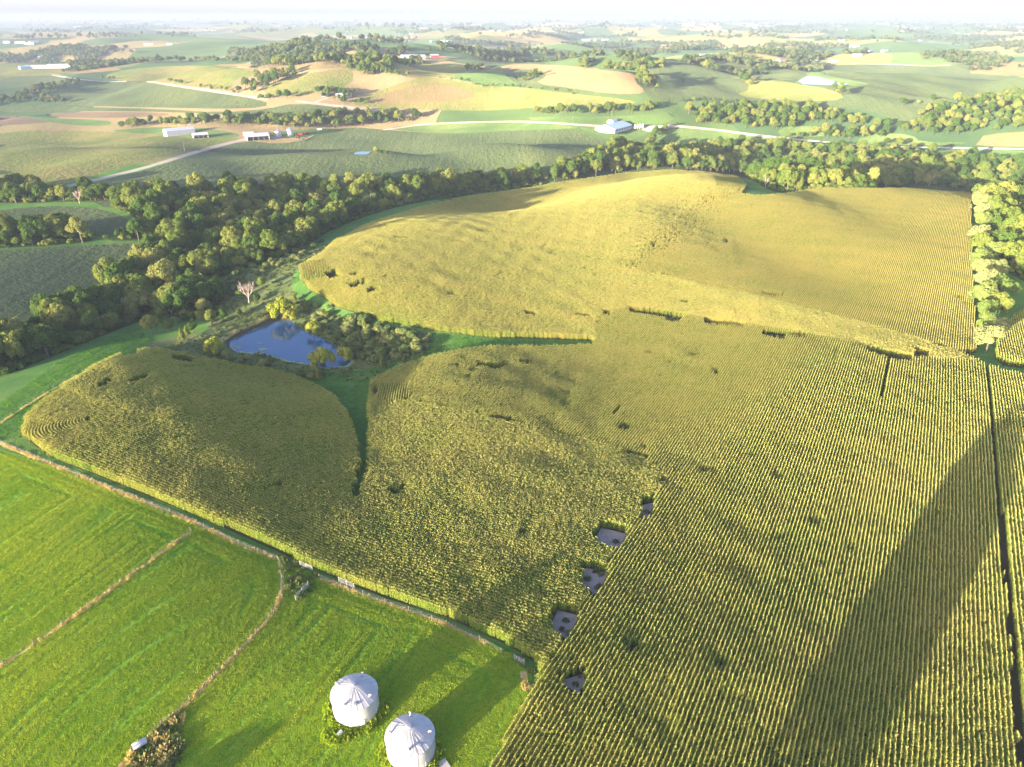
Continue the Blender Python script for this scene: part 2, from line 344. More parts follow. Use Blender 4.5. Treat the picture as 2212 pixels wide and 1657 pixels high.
WATERWAY = [(935,718),(1052,731),(1199,735),(1276,738),(1276,753),(1162,755),(1052,755),(997,762),(935,775),(880,790),(833,812),(803,826),(796,845),(792,880),(793,960),(793,1030),(768,1085),(764,1080),(780,1010),(775,954),(766,920),(750,892),(723,863),(697,845),(661,826),(640,817),(660,800),(740,805),(830,790),(900,760),(930,740)]
FIELDS.append(('grass_waterway', 'grass', WATERWAY, 0))
MEADOW = [(-60,905),(0,870),(60,830),(120,785),(240,728),(300,708),(325,735),(300,757),(260,772),(205,798),(137,845),(85,880),(52,915),(40,950),(-60,950)]
FIELDS.append(('grass_meadow', 'grass', MEADOW, 1))
FIELDS.append(('hay_meadow', 'hay', [(-90,945),(110,1003),(250,1058),(420,1128),(600,1205),(700,1253),(965,1345),(1105,1415),(1150,1460),(1140,1520),(1060,1657),(1010,1790),(-200,1790),(-120,1300)], 0))
WOODS = [   # outlines of where the trunks of the woods stand
    [(-80,830),(0,815),(100,775),(190,738),(280,702),(330,686),(395,700),(470,672),(480,640),(430,632),(470,598),(560,572),(640,545),(700,505),(760,478),(860,445),(1000,423),(1150,403),(1190,398),(1180,385),(1100,392),(1000,400),(900,404),(760,412),(600,418),(450,424),(330,430),(240,440),(255,452),(310,478),(335,500),(345,528),(300,580),(225,640),(120,700),(0,745),(-80,770)],
    [(-80,540),(0,536),(60,534),(150,528),(215,520),(150,505),(100,510),(30,512),(-80,515)],
    [(215,520),(330,520),(335,505),(280,508)],
    [(-60,438),(60,440),(140,436),(230,436),(230,426),(100,420),(60,415),(-60,425)],
    [(1185,398),(1200,372),(1260,345),(1350,328),(1400,338),(1480,330),(1600,318),(1700,318),(1850,332),(2000,350),(2120,362),(2260,368),(2300,430),(2110,425),(2095,415),(1980,408),(1770,407),(1700,418),(1660,412),(1630,392),(1600,380),(1520,370),(1450,366),(1350,373)],
    [(2140,560),(2190,600),(2290,640),(2290,430),(2120,430),(2128,500)],
]
for w_ in WOODS: FIELDS.append(('wood_floor', 'litter', w_, 1))
# standing corn: outline of the stalks
CORN = [(50,943),(58,911),(85,884),(137,849),(205,801),(263,774),(307,764),(342,762),(410,774),(512,795),(581,805),(640,820),(661,829),(697,848),(723,866),(745,892),(762,922),(772,956),(777,1010),(762,1082),(770,1090),(796,1032),(797,960),(796,882),(799,848),(806,829),(833,815),(880,793),(935,778),(997,764),(1052,757),(1162,757),(1278,755),(1280,737),(1199,733),(1052,729),(935,715),(880,704),(825,696),(774,678),(723,663),(701,645),(672,630),(650,606),(646,581),(694,555),(727,523),(740,518),(800,488),(900,455),(1000,430),(1100,418),(1200,400),(1350,378),(1450,371),(1520,375),(1590,387),(1613,404),(1600,424),(1640,429),(1700,424),(1770,412),(1980,413),(2095,420),(2096,520),(2100,640),(2108,762),(2070,768),(2120,796),(2128,800),(2420,880),(2700,1760),(1000,1790),(1060,1660),(1115,1560),(1160,1480),(1172,1440),(1105,1398),(965,1333),(830,1290),(700,1238),(600,1192),(420,1112),(250,1043),(110,988)]
CORN_E = [(2165,790),(2148,775),(2150,740),(2185,690),(2240,660),(2500,700),(2500,840)]
SOILGAPS = [[(1383,1092),(1412,1085),(1405,1115),(1380,1124)], [(1282,1168),(1298,1140),(1353,1153),(1336,1186)], [(1250,1252),(1266,1226),(1312,1238),(1296,1275),(1284,1284)], [(1188,1352),(1204,1318),(1252,1330),(1222,1380)], [(1205,1472),(1260,1455),(1264,1478),(1246,1496)]]
GAPS = [[(1355,672),(1400,679),(1478,689),(1466,706),(1438,703),(1435,696),(1395,690),(1360,684)], [(1515,695),(1608,709),(1602,717),(1560,711),(1520,710)], [(1642,722),(1737,731),(1732,739),(1695,735),(1690,743),(1644,735)], [(1868,758),(1967,779),(1963,791),(1920,786),(1872,769)], [(1968,760),(2008,769),(2004,784),(1969,781)], [(1130,679),(1156,683),(1156,690),(1130,687)], [(1243,685),(1271,689),(1270,695),(1243,692)], [(1298,677),(1320,681),(1314,690),(1300,687)], [(212,842),(240,829),(250,836),(222,850)], [(280,833),(318,820),(326,828),(288,840)], [(748,622),(788,610),(794,620),(760,632)], [(790,633),(812,626),(820,636),(795,641)], [(1028,793),(1088,797),(1080,808),(1030,803)], [(1105,788),(1150,789),(1146,797),(1120,794)], [(970,797),(994,797),(992,802),(970,802)], [(1060,909),(1106,913),(1100,922),(1062,918)], [(1350,983),(1405,995),(1403,1000),(1350,989)], [(1914,785),(1922,786),(1906,870),(1899,870)], [(700,598),(724,590),(735,606),(712,612)], [(1424,1042),(1438,1046),(1434,1056),(1424,1054)], [(1530,805),(1550,808),(1548,820),(1532,816)], [(265,769),(300,767),(300,776),(268,780)], [(372,777),(416,783),(420,794),(376,787)], [(500,775),(520,779),(520,785),(500,781)], [(1335,890),(1341,891),(1322,908),(1318,906)], [(850,518),(885,520),(884,523),(850,522)], [(1640,640),(1690,646),(1688,650),(1640,645)], [(808,838),(822,846),(812,866),(800,860)]]
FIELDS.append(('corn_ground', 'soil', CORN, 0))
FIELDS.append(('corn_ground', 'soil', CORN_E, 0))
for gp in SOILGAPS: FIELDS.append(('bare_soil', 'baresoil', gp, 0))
STRIPS = [([(-40,938),(0,957),(60,982),(110,1003),(250,1060),(420,1128),(520,1178),(600,1208)], 1.1), ([(412,1148),(340,1200),(230,1282),(120,1360),(0,1440),(-60,1480)], .95),
          ([(602,1212),(612,1260),(606,1295),(585,1330),(560,1360),(480,1445),(390,1533),(330,1585),(290,1620),(258,1660),(240,1700)], .9),
          ([(690,1250),(830,1302),(965,1348),(1060,1395),(1085,1412)], .9), ([(0,915),(85,858),(170,810),(255,770)], 1.0), ([(1130,1450),(1140,1480),(1128,1510)], 1.2)]
ROADS = [([(140,404),(300,367),(430,326),(525,301),(560,299),(600,297)], 6.5), ([(828,281),(870,275),(910,269),(1000,264.5),(1070,263),(1150,263),(1280,272),(1400,277),(1445,272)], 5.5),
         ([(1440,272),(1480,274),(1560,282),(1620,291),(1690,299),(1760,305),(1850,313),(1900,316),(2050,320),(2300,323)], 5.5),
         (zA([(930,515),(1150,548),(1400,585),(1690,630)]), 6), (zA([(1870,640),(2000,655),(2212,680)])+zB([(120,690),(390,705)]), 6), (zA([(330,475),(510,505),(690,518),(800,515)]), 6),
         (zA([(1980,652),(2080,612)]), 4), (zC([(1120,402),(1300,405),(1450,410),(1600,418),(1750,412)]), 7)]
polys = []      # (name, material key, world polygon)
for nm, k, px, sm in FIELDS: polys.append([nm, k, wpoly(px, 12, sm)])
for px, w in STRIPS: polys.append(['dead_grass_strip', 'strip', road_poly(px, w)])
for px, w in ROADS: polys.append(['gravel_road', 'road', road_poly(px, w)])
polys.append(['gravel_road', 'road', wpoly([(1385,280),(1400,272),(1450,271),(1445,277),(1400,285)], 8, 0)])   # yard of the long white barn
polys.append(['pond_bed', 'mud', densify(POND, 4)])
for zp, pp in FARP: polys.append(['pond_bed', 'mud', flat(pp, zp)])
# terrain vertices, finer close by
pts = [np.zeros((0, 2))]
for r0, r1, st, ang in ((40, 260, 3.2, 50), (260, 560, 6, 46), (560, 1000, 11, 44), (1000, 1700, 20, 44), (1700, 4000, 55, 46), (4000, 12000, 220, 60), (12000, 32000, 1100, 75)):
    xs = np.arange(-r1, r1, st); ys = np.arange(-r1*.3, r1, st*.87); X, Y = np.meshgrid(xs, ys); X = X+(np.arange(len(ys)) % 2)[:, None]*st/2
    q = np.stack([X.ravel(), Y.ravel()], 1)+rng.uniform(-.15, .15, (X.size, 2))*st; d = np.hypot(q[:, 0], q[:, 1]); a = np.degrees(np.abs(np.arctan2(q[:, 0], q[:, 1])))
    pts.append(q[(d >= r0) & (d < r1) & (a < ang)])
for r in (25, 60, 120, 240, 500, 1000, 2200, 5000, 11000, 20000, 32000):   # coarse ground all round
    a = np.linspace(0, 2*math.pi, 40, endpoint=False); q = np.stack([np.sin(a), np.cos(a)], 1)*r
    pts.append(q if r > 12000 else q[(np.degrees(np.abs((a+math.pi) % (2*math.pi)-math.pi)) > 44) | (r < 41)])
V2 = np.vstack(pts); verts = [Vector(p) for p in V2]; edges = []
for nm, k, w in polys:
    o = len(verts); verts += [Vector(p) for p in w]; m = len(w); edges += [(o+i, o+(i+1) % m) for i in range(m)]
cv, ce, cf, _, _, _ = delaunay_2d_cdt(verts, edges, [], 0, 0.02)
P2 = np.array([(v.x, v.y) for v in cv]); F = np.array([f for f in cf if len(f) == 3])
cen = P2[F].mean(1); owner = np.full(len(F), -1)
dist = np.hypot(cen[:, 0], cen[:, 1]); owner[dist > 640] = -2
for i, (nm, k, w) in enumerate(polys): owner[inside(cen, w)] = i
PZ = tz(P2)
def mesh_obj(name, v, f, m, parent=None, smooth_=False):
    me = bpy.data.meshes.new(name); me.from_pydata([tuple(a) for a in v], [], [tuple(a) for a in f])
    for mm in (m if isinstance(m, (list, tuple)) else [m]): me.materials.append(mm)
    if smooth_: me.polygons.foreach_set('use_smooth', [True]*len(me.polygons))
    o = bpy.data.objects.new(name, me); C.objects.link(o)
    if parent: o.parent = parent
    return o
def ground_piece(name, sel, m):
    ff = F[sel]
    if not len(ff): return
    u, inv = np.unique(ff, return_inverse=True); tri = inv.reshape(ff.shape)
    v = np.column_stack([P2[u], PZ[u]])
    a, b, c = v[tri[:, 0]], v[tri[:, 1]], v[tri[:, 2]]
    nz = (b[:, 0]-a[:, 0])*(c[:, 1]-a[:, 1])-(b[:, 1]-a[:, 1])*(c[:, 0]-a[:, 0]); tri = np.where((nz < 0)[:, None], tri[:, ::-1], tri)
    o = mesh_obj(name, v, tri, m, None, True); o['kind'] = 'structure'; return o
ground_piece('ground', owner == -1, MG['grass']); ground_piece('farmland', owner == -2, MG['farmland'])
groups = {}
for i, (nm, k, w) in enumerate(polys): groups.setdefault((nm, k), []).append(i)
for (nm, k), ids in groups.items(): ground_piece(nm, np.isin(owner, ids), MG[k])
# water
def water_mat(name, rough=.02):
    m, t, b = mat(name); n = N(t); geo = n.new('ShaderNodeNewGeometry').outputs['Position']
    b.inputs['Base Color'].default_value = (.035, .11, .21, 1); b.inputs['Roughness'].default_value = rough; b.inputs['IOR'].default_value = 1.333
    b.inputs['Specular IOR Level'].default_value = .8
    bp = n.new('ShaderNodeBump'); bp.inputs['Strength'].default_value = .05; bp.inputs['Distance'].default_value = .05
    n.l(n.noise(geo, 1.5, 3), bp.inputs['Height']); n.l(bp.outputs[0], b.inputs['Normal']); return m
MW = water_mat('pond_water')
for nm, w, z in [('pond_water', POND, POND_Z)]+[('pond_water', flat(pp, zp), zp) for zp, pp in FARP]:
    o = mesh_obj(nm, [(x, y, z) for x, y in w], [tuple(range(len(w)))], MW)
    if o.data.polygons[0].normal.z < 0: o.data.flip_normals()
    o['kind'] = 'structure'
#@@OBJECTS
# ------------------------------------------------------------------ helpers for things
def tag(o, label=None, cat=None, group=None, kind=None):
    for k, v in (('label', label), ('category', cat), ('group', group), ('kind', kind)):
        if v: o[k] = v
    return o
def empty(name, loc=(0, 0, 0), rz=0.):
    o = bpy.data.objects.new(name, None); C.objects.link(o); o.location = loc; o.rotation_euler = (0, 0, rz); o.empty_display_size = .5; return o
def copy_tree(o, parent=None):
    c = o.copy(); C.objects.link(c); c.parent = parent
    for ch in o.children: copy_tree(ch, c)
    return c
class MB:
    """collects boxes, tubes and lathes into one mesh"""
    def __init__(s): s.v = []; s.f = []
    def add(s, v, f):
        o = len(s.v); s.v += [tuple(map(float, a)) for a in v]; s.f += [tuple(i+o for i in q) for q in f]; return s
    def box(s, c, d, rz=0., ry=0.):
        x, y, z = d[0]/2, d[1]/2, d[2]/2; M = Matrix.Rotation(rz, 3, 'Z') @ Matrix.Rotation(ry, 3, 'Y')
        v = [M @ Vector((a*x, b*y, e*z))+Vector(c) for a in (-1, 1) for b in (-1, 1) for e in (-1, 1)]
        return s.add(v, [(0, 1, 3, 2), (4, 6, 7, 5), (0, 4, 5, 1), (2, 3, 7, 6), (0, 2, 6, 4), (1, 5, 7, 3)])
    def tube(s, pts, rad, n=6, cap=True):
        pts = [Vector(p) for p in pts]; rad = rad if isinstance(rad, (list, tuple)) else [rad]*len(pts); v = []
        for i, p in enumerate(pts):
            t = (pts[min(i+1, len(pts)-1)]-pts[max(i-1, 0)]).normalized()
            a = t.cross(Vector((0, 0, 1))) if abs(t.z) < .95 else t.cross(Vector((1, 0, 0))); a.normalize(); b = t.cross(a)
            v += [p+(a*math.cos(2*math.pi*k/n)+b*math.sin(2*math.pi*k/n))*rad[i] for k in range(n)]
        f = [(i*n+k, i*n+(k+1) % n, (i+1)*n+(k+1) % n, (i+1)*n+k) for i in range(len(pts)-1) for k in range(n)]
        if cap: f += [tuple(range(n))[::-1], tuple((len(pts)-1)*n+k for k in range(n))]
        return s.add(v, f)
    def lathe(s, prof, n=32, c=(0, 0, 0)):
        v = [(c[0]+r*math.cos(2*math.pi*k/n), c[1]+r*math.sin(2*math.pi*k/n), c[2]+z) for r, z in prof for k in range(n)]
        f = [(i*n+k, i*n+(k+1) % n, (i+1)*n+(k+1) % n, (i+1)*n+k) for i in range(len(prof)-1) for k in range(n)]
        return s.add(v, f)
    def build(s, name, m, parent=None, sm=False): return mesh_obj(name, s.v, s.f, m, parent, sm)
def P(px, py): return Vector(hit([(px, py)])[0])
hidden = bpy.data.collections.new('plant_sources')       # shapes that are only scattered, never placed themselves
def source(name, v, f, m, mi=None):
    me = bpy.data.meshes.new(name); me.from_pydata(v, [], f)
    for mm in m: me.materials.append(mm)
    if mi is not None: me.polygons.foreach_set('material_index', mi)
    o = bpy.data.objects.new(name, me); return o
def scatter(name, pos, rot, scl, srcs, idx, extra=None):
    """one object holding many small copies of the sources at given points"""
    me = bpy.data.meshes.new(name); n = len(pos); me.vertices.add(n); me.vertices.foreach_set('co', np.asarray(pos, np.float32).ravel())
    for nm, ty, arr in (('rot', 'FLOAT', rot), ('idx', 'INT', idx)):
        a = me.attributes.new(nm, ty, 'POINT'); a.data.foreach_set('value', np.asarray(arr, np.float32 if ty == 'FLOAT' else np.int32))
    a = me.attributes.new('scl', 'FLOAT_VECTOR', 'POINT'); a.data.foreach_set('vector', np.asarray(scl, np.float32).ravel())
    for nm, arr in (extra or {}).items():
        a = me.attributes.new(nm, 'FLOAT', 'POINT'); a.data.foreach_set('value', np.asarray(arr, np.float32))
    o = bpy.data.objects.new(name, me); C.objects.link(o)
    col = bpy.data.collections.new(name+'_sources')
    for q in srcs: col.objects.link(q)
    g = bpy.data.node_groups.new(name, 'GeometryNodeTree')
    g.interface.new_socket('Geometry', in_out='INPUT', socket_type='NodeSocketGeometry'); g.interface.new_socket('Geometry', in_out='OUTPUT', socket_type='NodeSocketGeometry')
    nn = g.nodes; gi = nn.new('NodeGroupInput'); go = nn.new('NodeGroupOutput'); ip = nn.new('GeometryNodeInstanceOnPoints'); ci = nn.new('GeometryNodeCollectionInfo')
    ci.inputs['Collection'].default_value = col; ci.inputs['Separate Children'].default_value = True; ci.inputs['Reset Children'].default_value = True
    def attr(nm, ty):
        k = nn.new('GeometryNodeInputNamedAttribute'); k.data_type = ty; k.inputs[0].default_value = nm; return [x for x in k.outputs if x.enabled][0]
    cx = nn.new('ShaderNodeCombineXYZ'); L = g.links.new
    L(attr('rot', 'FLOAT'), cx.inputs[2]); L(gi.outputs[0], ip.inputs['Points']); L(ci.outputs[0], ip.inputs['Instance']); ip.inputs['Pick Instance'].default_value = True
    L(attr('idx', 'INT'), ip.inputs['Instance Index']); L(cx.outputs[0], ip.inputs['Rotation']); L(attr('scl', 'FLOAT_VECTOR'), ip.inputs['Scale']); L(ip.outputs[0], go.inputs[0])
    md = o.modifiers.new('scatter', 'NODES'); md.node_group = g; o['kind'] = 'stuff'; return o

# ------------------------------------------------------------------ plant materials
def leaf_mat(name, stops, trans=.25, nscale=.35, inst=None, tint=None, warm=None):
    m, t, b = mat(name); n = N(t); t.nodes.remove(b); out = t.nodes['Material Output']
    rnd = n.new('ShaderNodeObjectInfo').outputs['Random']; tc = n.new('ShaderNodeTexCoord').outputs['Object']
    f = n.math('ADD', n.math('MULTIPLY', rnd, .7), n.math('MULTIPLY', n.noise(tc, nscale, 3, .6), .45))
    col = n.ramp(f, stops)
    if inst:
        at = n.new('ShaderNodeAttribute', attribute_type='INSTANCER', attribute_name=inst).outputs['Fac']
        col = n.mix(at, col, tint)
    if warm:                                   # dying lower or upper leaves, by height on the plant
        z0, z1, c = warm; sx = n.new('ShaderNodeSeparateXYZ'); n.l(tc, sx.inputs[0])
        col = n.mix(n.math('DIVIDE', n.math('SUBTRACT', sx.outputs[2], z0), z1-z0, True), col, c)
    d = n.new('ShaderNodeBsdfDiffuse'); d.inputs['Roughness'].default_value = .6; tr = n.new('ShaderNodeBsdfTranslucent'); mx = n.new('ShaderNodeMixShader'); mx.inputs[0].default_value = trans
    n.l(col, d.inputs[0]); n.l(n.mix(1., col, (1.25, 1.2, .6), 'MULTIPLY'), tr.inputs[0]); n.l(d.outputs[0], mx.inputs[1]); n.l(tr.outputs[0], mx.inputs[2]); n.l(mx.outputs[0], out.inputs[0])
    return m
M_TREE = leaf_mat('tree_leaves', [(.1, (.05, .10, .022)), (.35, (.08, .15, .03)), (.6, (.15, .21, .04)), (.85, (.23, .26, .06)), (1., (.29, .29, .10))])
M_POPLAR = leaf_mat('poplar_leaves', [(.1, (.12, .19, .045)), (.5, (.19, .26, .065)), (.9, (.28, .31, .12))])
M_WILLOW = leaf_mat('willow_leaves', [(.1, (.24, .31, .04)), (.6, (.34, .38, .05)), (1., (.40, .40, .07))])
M_SHRUB = leaf_mat('shrub_leaves', [(.1, (.085, .14, .045)), (.5, (.165, .225, .07)), (.9, (.30, .32, .11))])
M_CEDAR = leaf_mat('cedar_leaves', [(.1, (.10, .16, .04)), (.8, (.24, .27, .06))])
M_FARTREE = leaf_mat('far_tree_leaves', [(.1, (.05, .09, .035)), (.5, (.085, .135, .045)), (.9, (.17, .19, .065))], .2, .1)
M_BARK = plain('bark', (.16, .13, .10), .95, 0, .2, 3., .1)
M_DEAD = plain('dead_wood', (.52, .42, .34), .95, 0, .12, 3., .1)
M_CORN = leaf_mat('corn_leaves', [(.15, (.115, .23, .03)), (.5, (.185, .305, .04)), (.9, (.275, .375, .055))], .3, 1.2, 'yellow_mix', (.50, .42, .11))
M_TASSEL = leaf_mat('corn_tassels', [(.1, (.46, .47, .14)), (.6, (.57, .55, .18)), (1., (.61, .54, .22))], .25, 1.)
M_TUFT = leaf_mat('hay_leaves', [(.1, (.16, .32, .02)), (.5, (.27, .47, .03)), (1., (.40, .56, .05))], .4, 1.5, 'yellow_mix', (.50, .60, .065))
M_DRYTUFT = leaf_mat('dry_grass_blades', [(.1, (.52, .45, .15)), (.6, (.72, .58, .23)), (1., (.80, .64, .32))], .3, 1.5)
M_BEAN = leaf_mat('bean_leaves', [(.1, (.03, .10, .05)), (.6, (.055, .145, .065)), (1., (.10, .19, .07))], .3, .6)

# ------------------------------------------------------------------ plant shapes
def leaf_quads(c, nrm, size, r):
    """one irregular quad per centre, facing nrm"""
    n = len(c); nrm = nrm/np.linalg.norm(nrm, axis=1)[:, None]
    h = r.normal(size=(n, 3)); a = np.cross(nrm, h); a /= np.linalg.norm(a, axis=1)[:, None]; b = np.cross(nrm, a)
    s = (size*r.uniform(.6, 1.35, n))[:, None]; k = r.uniform(.55, 1., (n, 1))
    bend = nrm*s*r.uniform(-.35, .15, (n, 1))
    v = np.stack([c-a*s*k+bend, c-b*s*.8, c+a*s*k+bend, c+b*s], 1).reshape(-1, 3)
    f = np.arange(n*4).reshape(n, 4); return v, f
def crown(seed, rx, rz, zc, nl, lr, nleaf, size, power=1.0, flat_=0., droop=0.):
    r = np.random.default_rng(seed); d = r.normal(size=(nl, 3)); d /= np.linalg.norm(d, axis=1)[:, None]; d[:, 2] = np.where(d[:, 2] < -.35, -d[:, 2], d[:, 2])
    rad = r.uniform(.45, 1.05, nl)[:, None]; c = d*rad*np.array([rx-lr*.7, rx-lr*.7, rz-lr*.7])
    c[:, 0] *= r.uniform(.8, 1.2); c[:, 1] *= r.uniform(.8, 1.2); L = lr*r.uniform(.6, 1.25, nl)
    which = r.integers(0, nl, nleaf*2); u = r.normal(size=(nleaf*2, 3)); u /= np.linalg.norm(u, axis=1)[:, None]
    p = c[which]+u*(L[which]*r.uniform(.78, 1.1, nleaf*2)**.8)[:, None]*np.array([1, 1, .85])
    keep = np.ones(len(p), bool)
    for i in range(nl): keep &= ~((np.linalg.norm((p-c[i])/np.array([1, 1, .85]), axis=1) < L[i]*.72) & (which != i))
    keep &= p[:, 2] > -rz*.8
    p, u = p[keep][:nleaf], u[keep][:nleaf]
    nr = u*.8+p/np.array([rx, rx, rz])*.5+r.normal(size=p.shape)*.45
    p = p+np.array([0, 0, zc]); p[:, 2] -= droop*r.uniform(0, 1, len(p))*np.hypot(p[:, 0], p[:, 1])/rx
    return leaf_quads(p, nr, np.full(len(p), size), r)
def trunk_mb(seed, h, r0, spread):
    r = random.Random(seed); mb = MB(); top = Vector((r.uniform(-.4, .4), r.uniform(-.4, .4), h*.62))
    mb.tube([(0, 0, -.6), (0, 0, .3), top*.5, top], [r0*1.4, r0, r0*.8, r0*.5], 7)
    for k in range(5):
        a = 2*math.pi*k/5+r.uniform(-.4, .4); z = h*r.uniform(.25, .5); e = Vector((math.cos(a)*spread*.75, math.sin(a)*spread*.75, z+h*.3))
        mb.tube([top*(z/top.z), (top*(z/top.z)+e)/2+Vector((0, 0, h*.05)), e], [r0*.55, r0*.35, r0*.12], 5)
    return mb
def mesh_of(name, v, f, m, sm=False):
    me = bpy.data.meshes.new(name); me.from_pydata([tuple(a) for a in v], [], [tuple(a) for a in f]); me.materials.append(m)
    return me
PROTO = {}
def proto(key, leafm, specs):
    L = []
    for k, (h, rx, rz, zc, nl, lr, nleaf, size, droop) in enumerate(specs):
        sd = (sum(map(ord, key))*13+k*7) % 9973; v, f = crown(sd, rx, rz, zc, nl, lr, nleaf, size, droop=droop); tb = trunk_mb(sd, h, .028*h, rx)
        L.append((mesh_of(key+'_crown', v, f, leafm), mesh_of(key+'_trunk', tb.v, tb.f, M_BARK)))
    PROTO[key] = L
proto('broadleaf', M_TREE, [(13, 5.6, 5.6, 6.6, 34, 1.7, 3800, .40, .8), (12, 5.0, 5.2, 6.2, 28, 1.6, 3200, .40, .8), (15, 5.4, 6.6, 7.8, 38, 1.65, 4200, .40, .8), (11, 6.0, 4.6, 5.6, 34, 1.6, 3600, .40, .8), (9.5, 4.2, 4.4, 4.8, 20, 1.45, 2600, .38, .6), (14, 4.6, 6.2, 7.2, 30, 1.55, 3400, .40, .8)])
proto('poplar', M_POPLAR, [(13, 5.4, 5.2, 7.2, 26, 1.8, 3400, .40, 0), (12, 5.8, 4.6, 6.6, 28, 1.7, 3400, .38, 0), (14, 5.0, 5.8, 7.8, 24, 1.8, 3400, .40, 0)])
proto('willow', M_WILLOW, [(9, 4.6, 4.2, 4.6, 26, 1.35, 3800, .30, 1.6), (7, 3.6, 3.2, 3.4, 19, 1.15, 2800, .28, 1.3)])
proto('shrub', M_SHRUB, [(3, 2.0, 1.5, 1.2, 9, .9, 900, .24, 0), (2.4, 2.3, 1.2, 1.0, 10, .85, 900, .24, 0), (4, 2.2, 2.0, 1.8, 10, 1.0, 1100, .25, 0)])
proto('small_tree', M_TREE, [(7, 3.2, 3.0, 3.8, 11, 1.5, 1800, .34, 0), (6, 2.9, 2.5, 3.1, 10, 1.4, 1600, .34, 0)])
r_ = np.random.default_rng(5)          # cedar: a pointed cone of sprays
hh = r_.uniform(.15, 1, 1500)**.8; ang = r_.uniform(0, 6.28, 1500); rr = (1.02-hh)*1.7*r_.uniform(.6, 1.05, 1500)*(1+.25*np.sin(ang*5+hh*14))
cp = np.stack([rr*np.cos(ang), rr*np.sin(ang), hh*5.2], 1); v, f = leaf_quads(cp, np.stack([np.cos(ang), np.sin(ang), np.full(1500, .4)], 1)+r_.normal(size=(1500, 3))*.4, np.full(1500, .22), r_)
tb = MB().tube([(0, 0, -.3), (0, 0, 4.6)], [.12, .03], 6)
PROTO['cedar'] = [(mesh_of('cedar_crown', v, f, M_CEDAR), mesh_of('cedar_trunk', tb.v, tb.f, M_BARK))]
ndict = dict(broadleaf='broadleaf_tree', poplar='poplar_tree', willow='willow_tree', shrub='shrub', small_tree='small_tree', cedar='cedar_tree')
def plant(key, k, loc, s=1., label='', cat='tree', group=None, sz=1.):
    cm, tm = PROTO[key][k % len(PROTO[key])]
    e = empty(ndict[key], loc, random.uniform(0, 6.28)); e.scale = (s, s, s*sz)
    for nm, me in (('trunk', tm), ('crown', cm)):
        o = bpy.data.objects.new(nm, me); C.objects.link(o); o.parent = e
    return tag(e, label, cat, group)
def poisson(w, sp, r):
    lo, hi = w.min(0), w.max(0); X, Y = np.meshgrid(np.arange(lo[0], hi[0], sp), np.arange(lo[1], hi[1], sp*.87)); X = X+(np.arange(X.shape[0]) % 2)[:, None]*sp/2
    p = np.stack([X.ravel(), Y.ravel()], 1)+r.uniform(-.36, .36, (X.size, 2))*sp; return p[inside(p, w)]

def sn(p, wl, seed):
    q = np.random.default_rng(seed); v = np.zeros(len(p))
    for k in range(7):
        a = q.uniform(0, 6.28); w = wl*q.uniform(.6, 1.8); v += np.sin((p[:, 0]*math.cos(a)+p[:, 1]*math.sin(a))*2*math.pi/w+q.uniform(0, 6.28))
    return v/7**.5
# ------------------------------------------------------------------ woods
r = np.random.default_rng(11)
pos = []
for w in WOODS:
    wp = wpoly(w, 12, 0); pos.append(poisson(wp, 6.9, r))
pos = np.vstack(pos); pos = pos[np.argsort(np.hypot(pos[:, 0], pos[:, 1]))]
vis = (pos[:, 0]/np.maximum(pos[:, 1], 1) > -.80) & (pos[:, 0]/np.maximum(pos[:, 1], 1) < .80)
pos = np.vstack([pos[vis], pos[~vis]])
zz = tz(pos)
def wood_label(x, y):
    u = x/y
    if y < 330 and u < -.3: return 'tree in the dark wood beside the green strip', 'trees of the wood beside the green strip'
    if u < -.42: return 'tree in the wood and hedges between the left bean fields', 'trees between the left bean fields'
    if y < 400 and u < 0.02: return 'tree at the creek wood edge above the pond slope', 'trees above the pond slope'
    if u < 0.02: return 'tree in the creek wood between far bean field and corn', 'trees of the creek wood'
    return 'tree in the wood behind the far edge of the corn', 'trees of the wood behind the corn'
LOOK = ['broad round-crowned', 'compact round', 'tall full-crowned', 'low spreading', 'small bushy', 'slender upright']
NI = 300
rest = []
for i, (x, y) in enumerate(pos):
    edge = r.uniform(.75, 1.3)*(1.0 if r.uniform() > .18 else .62)
    if i < NI:
        la, gr = wood_label(x, y)
        kv = int(r.integers(0, 6)); la = ('large ' if edge > 1.08 else 'young ' if edge < .7 else '')+LOOK[kv]+' '+la
        plant('broadleaf', kv, (x, y, zz[i]-.3), edge, la, 'tree', gr, r.uniform(.8, 1.12))
    else: rest.append((x, y, zz[i]-.3, edge))
rest = np.array(rest)
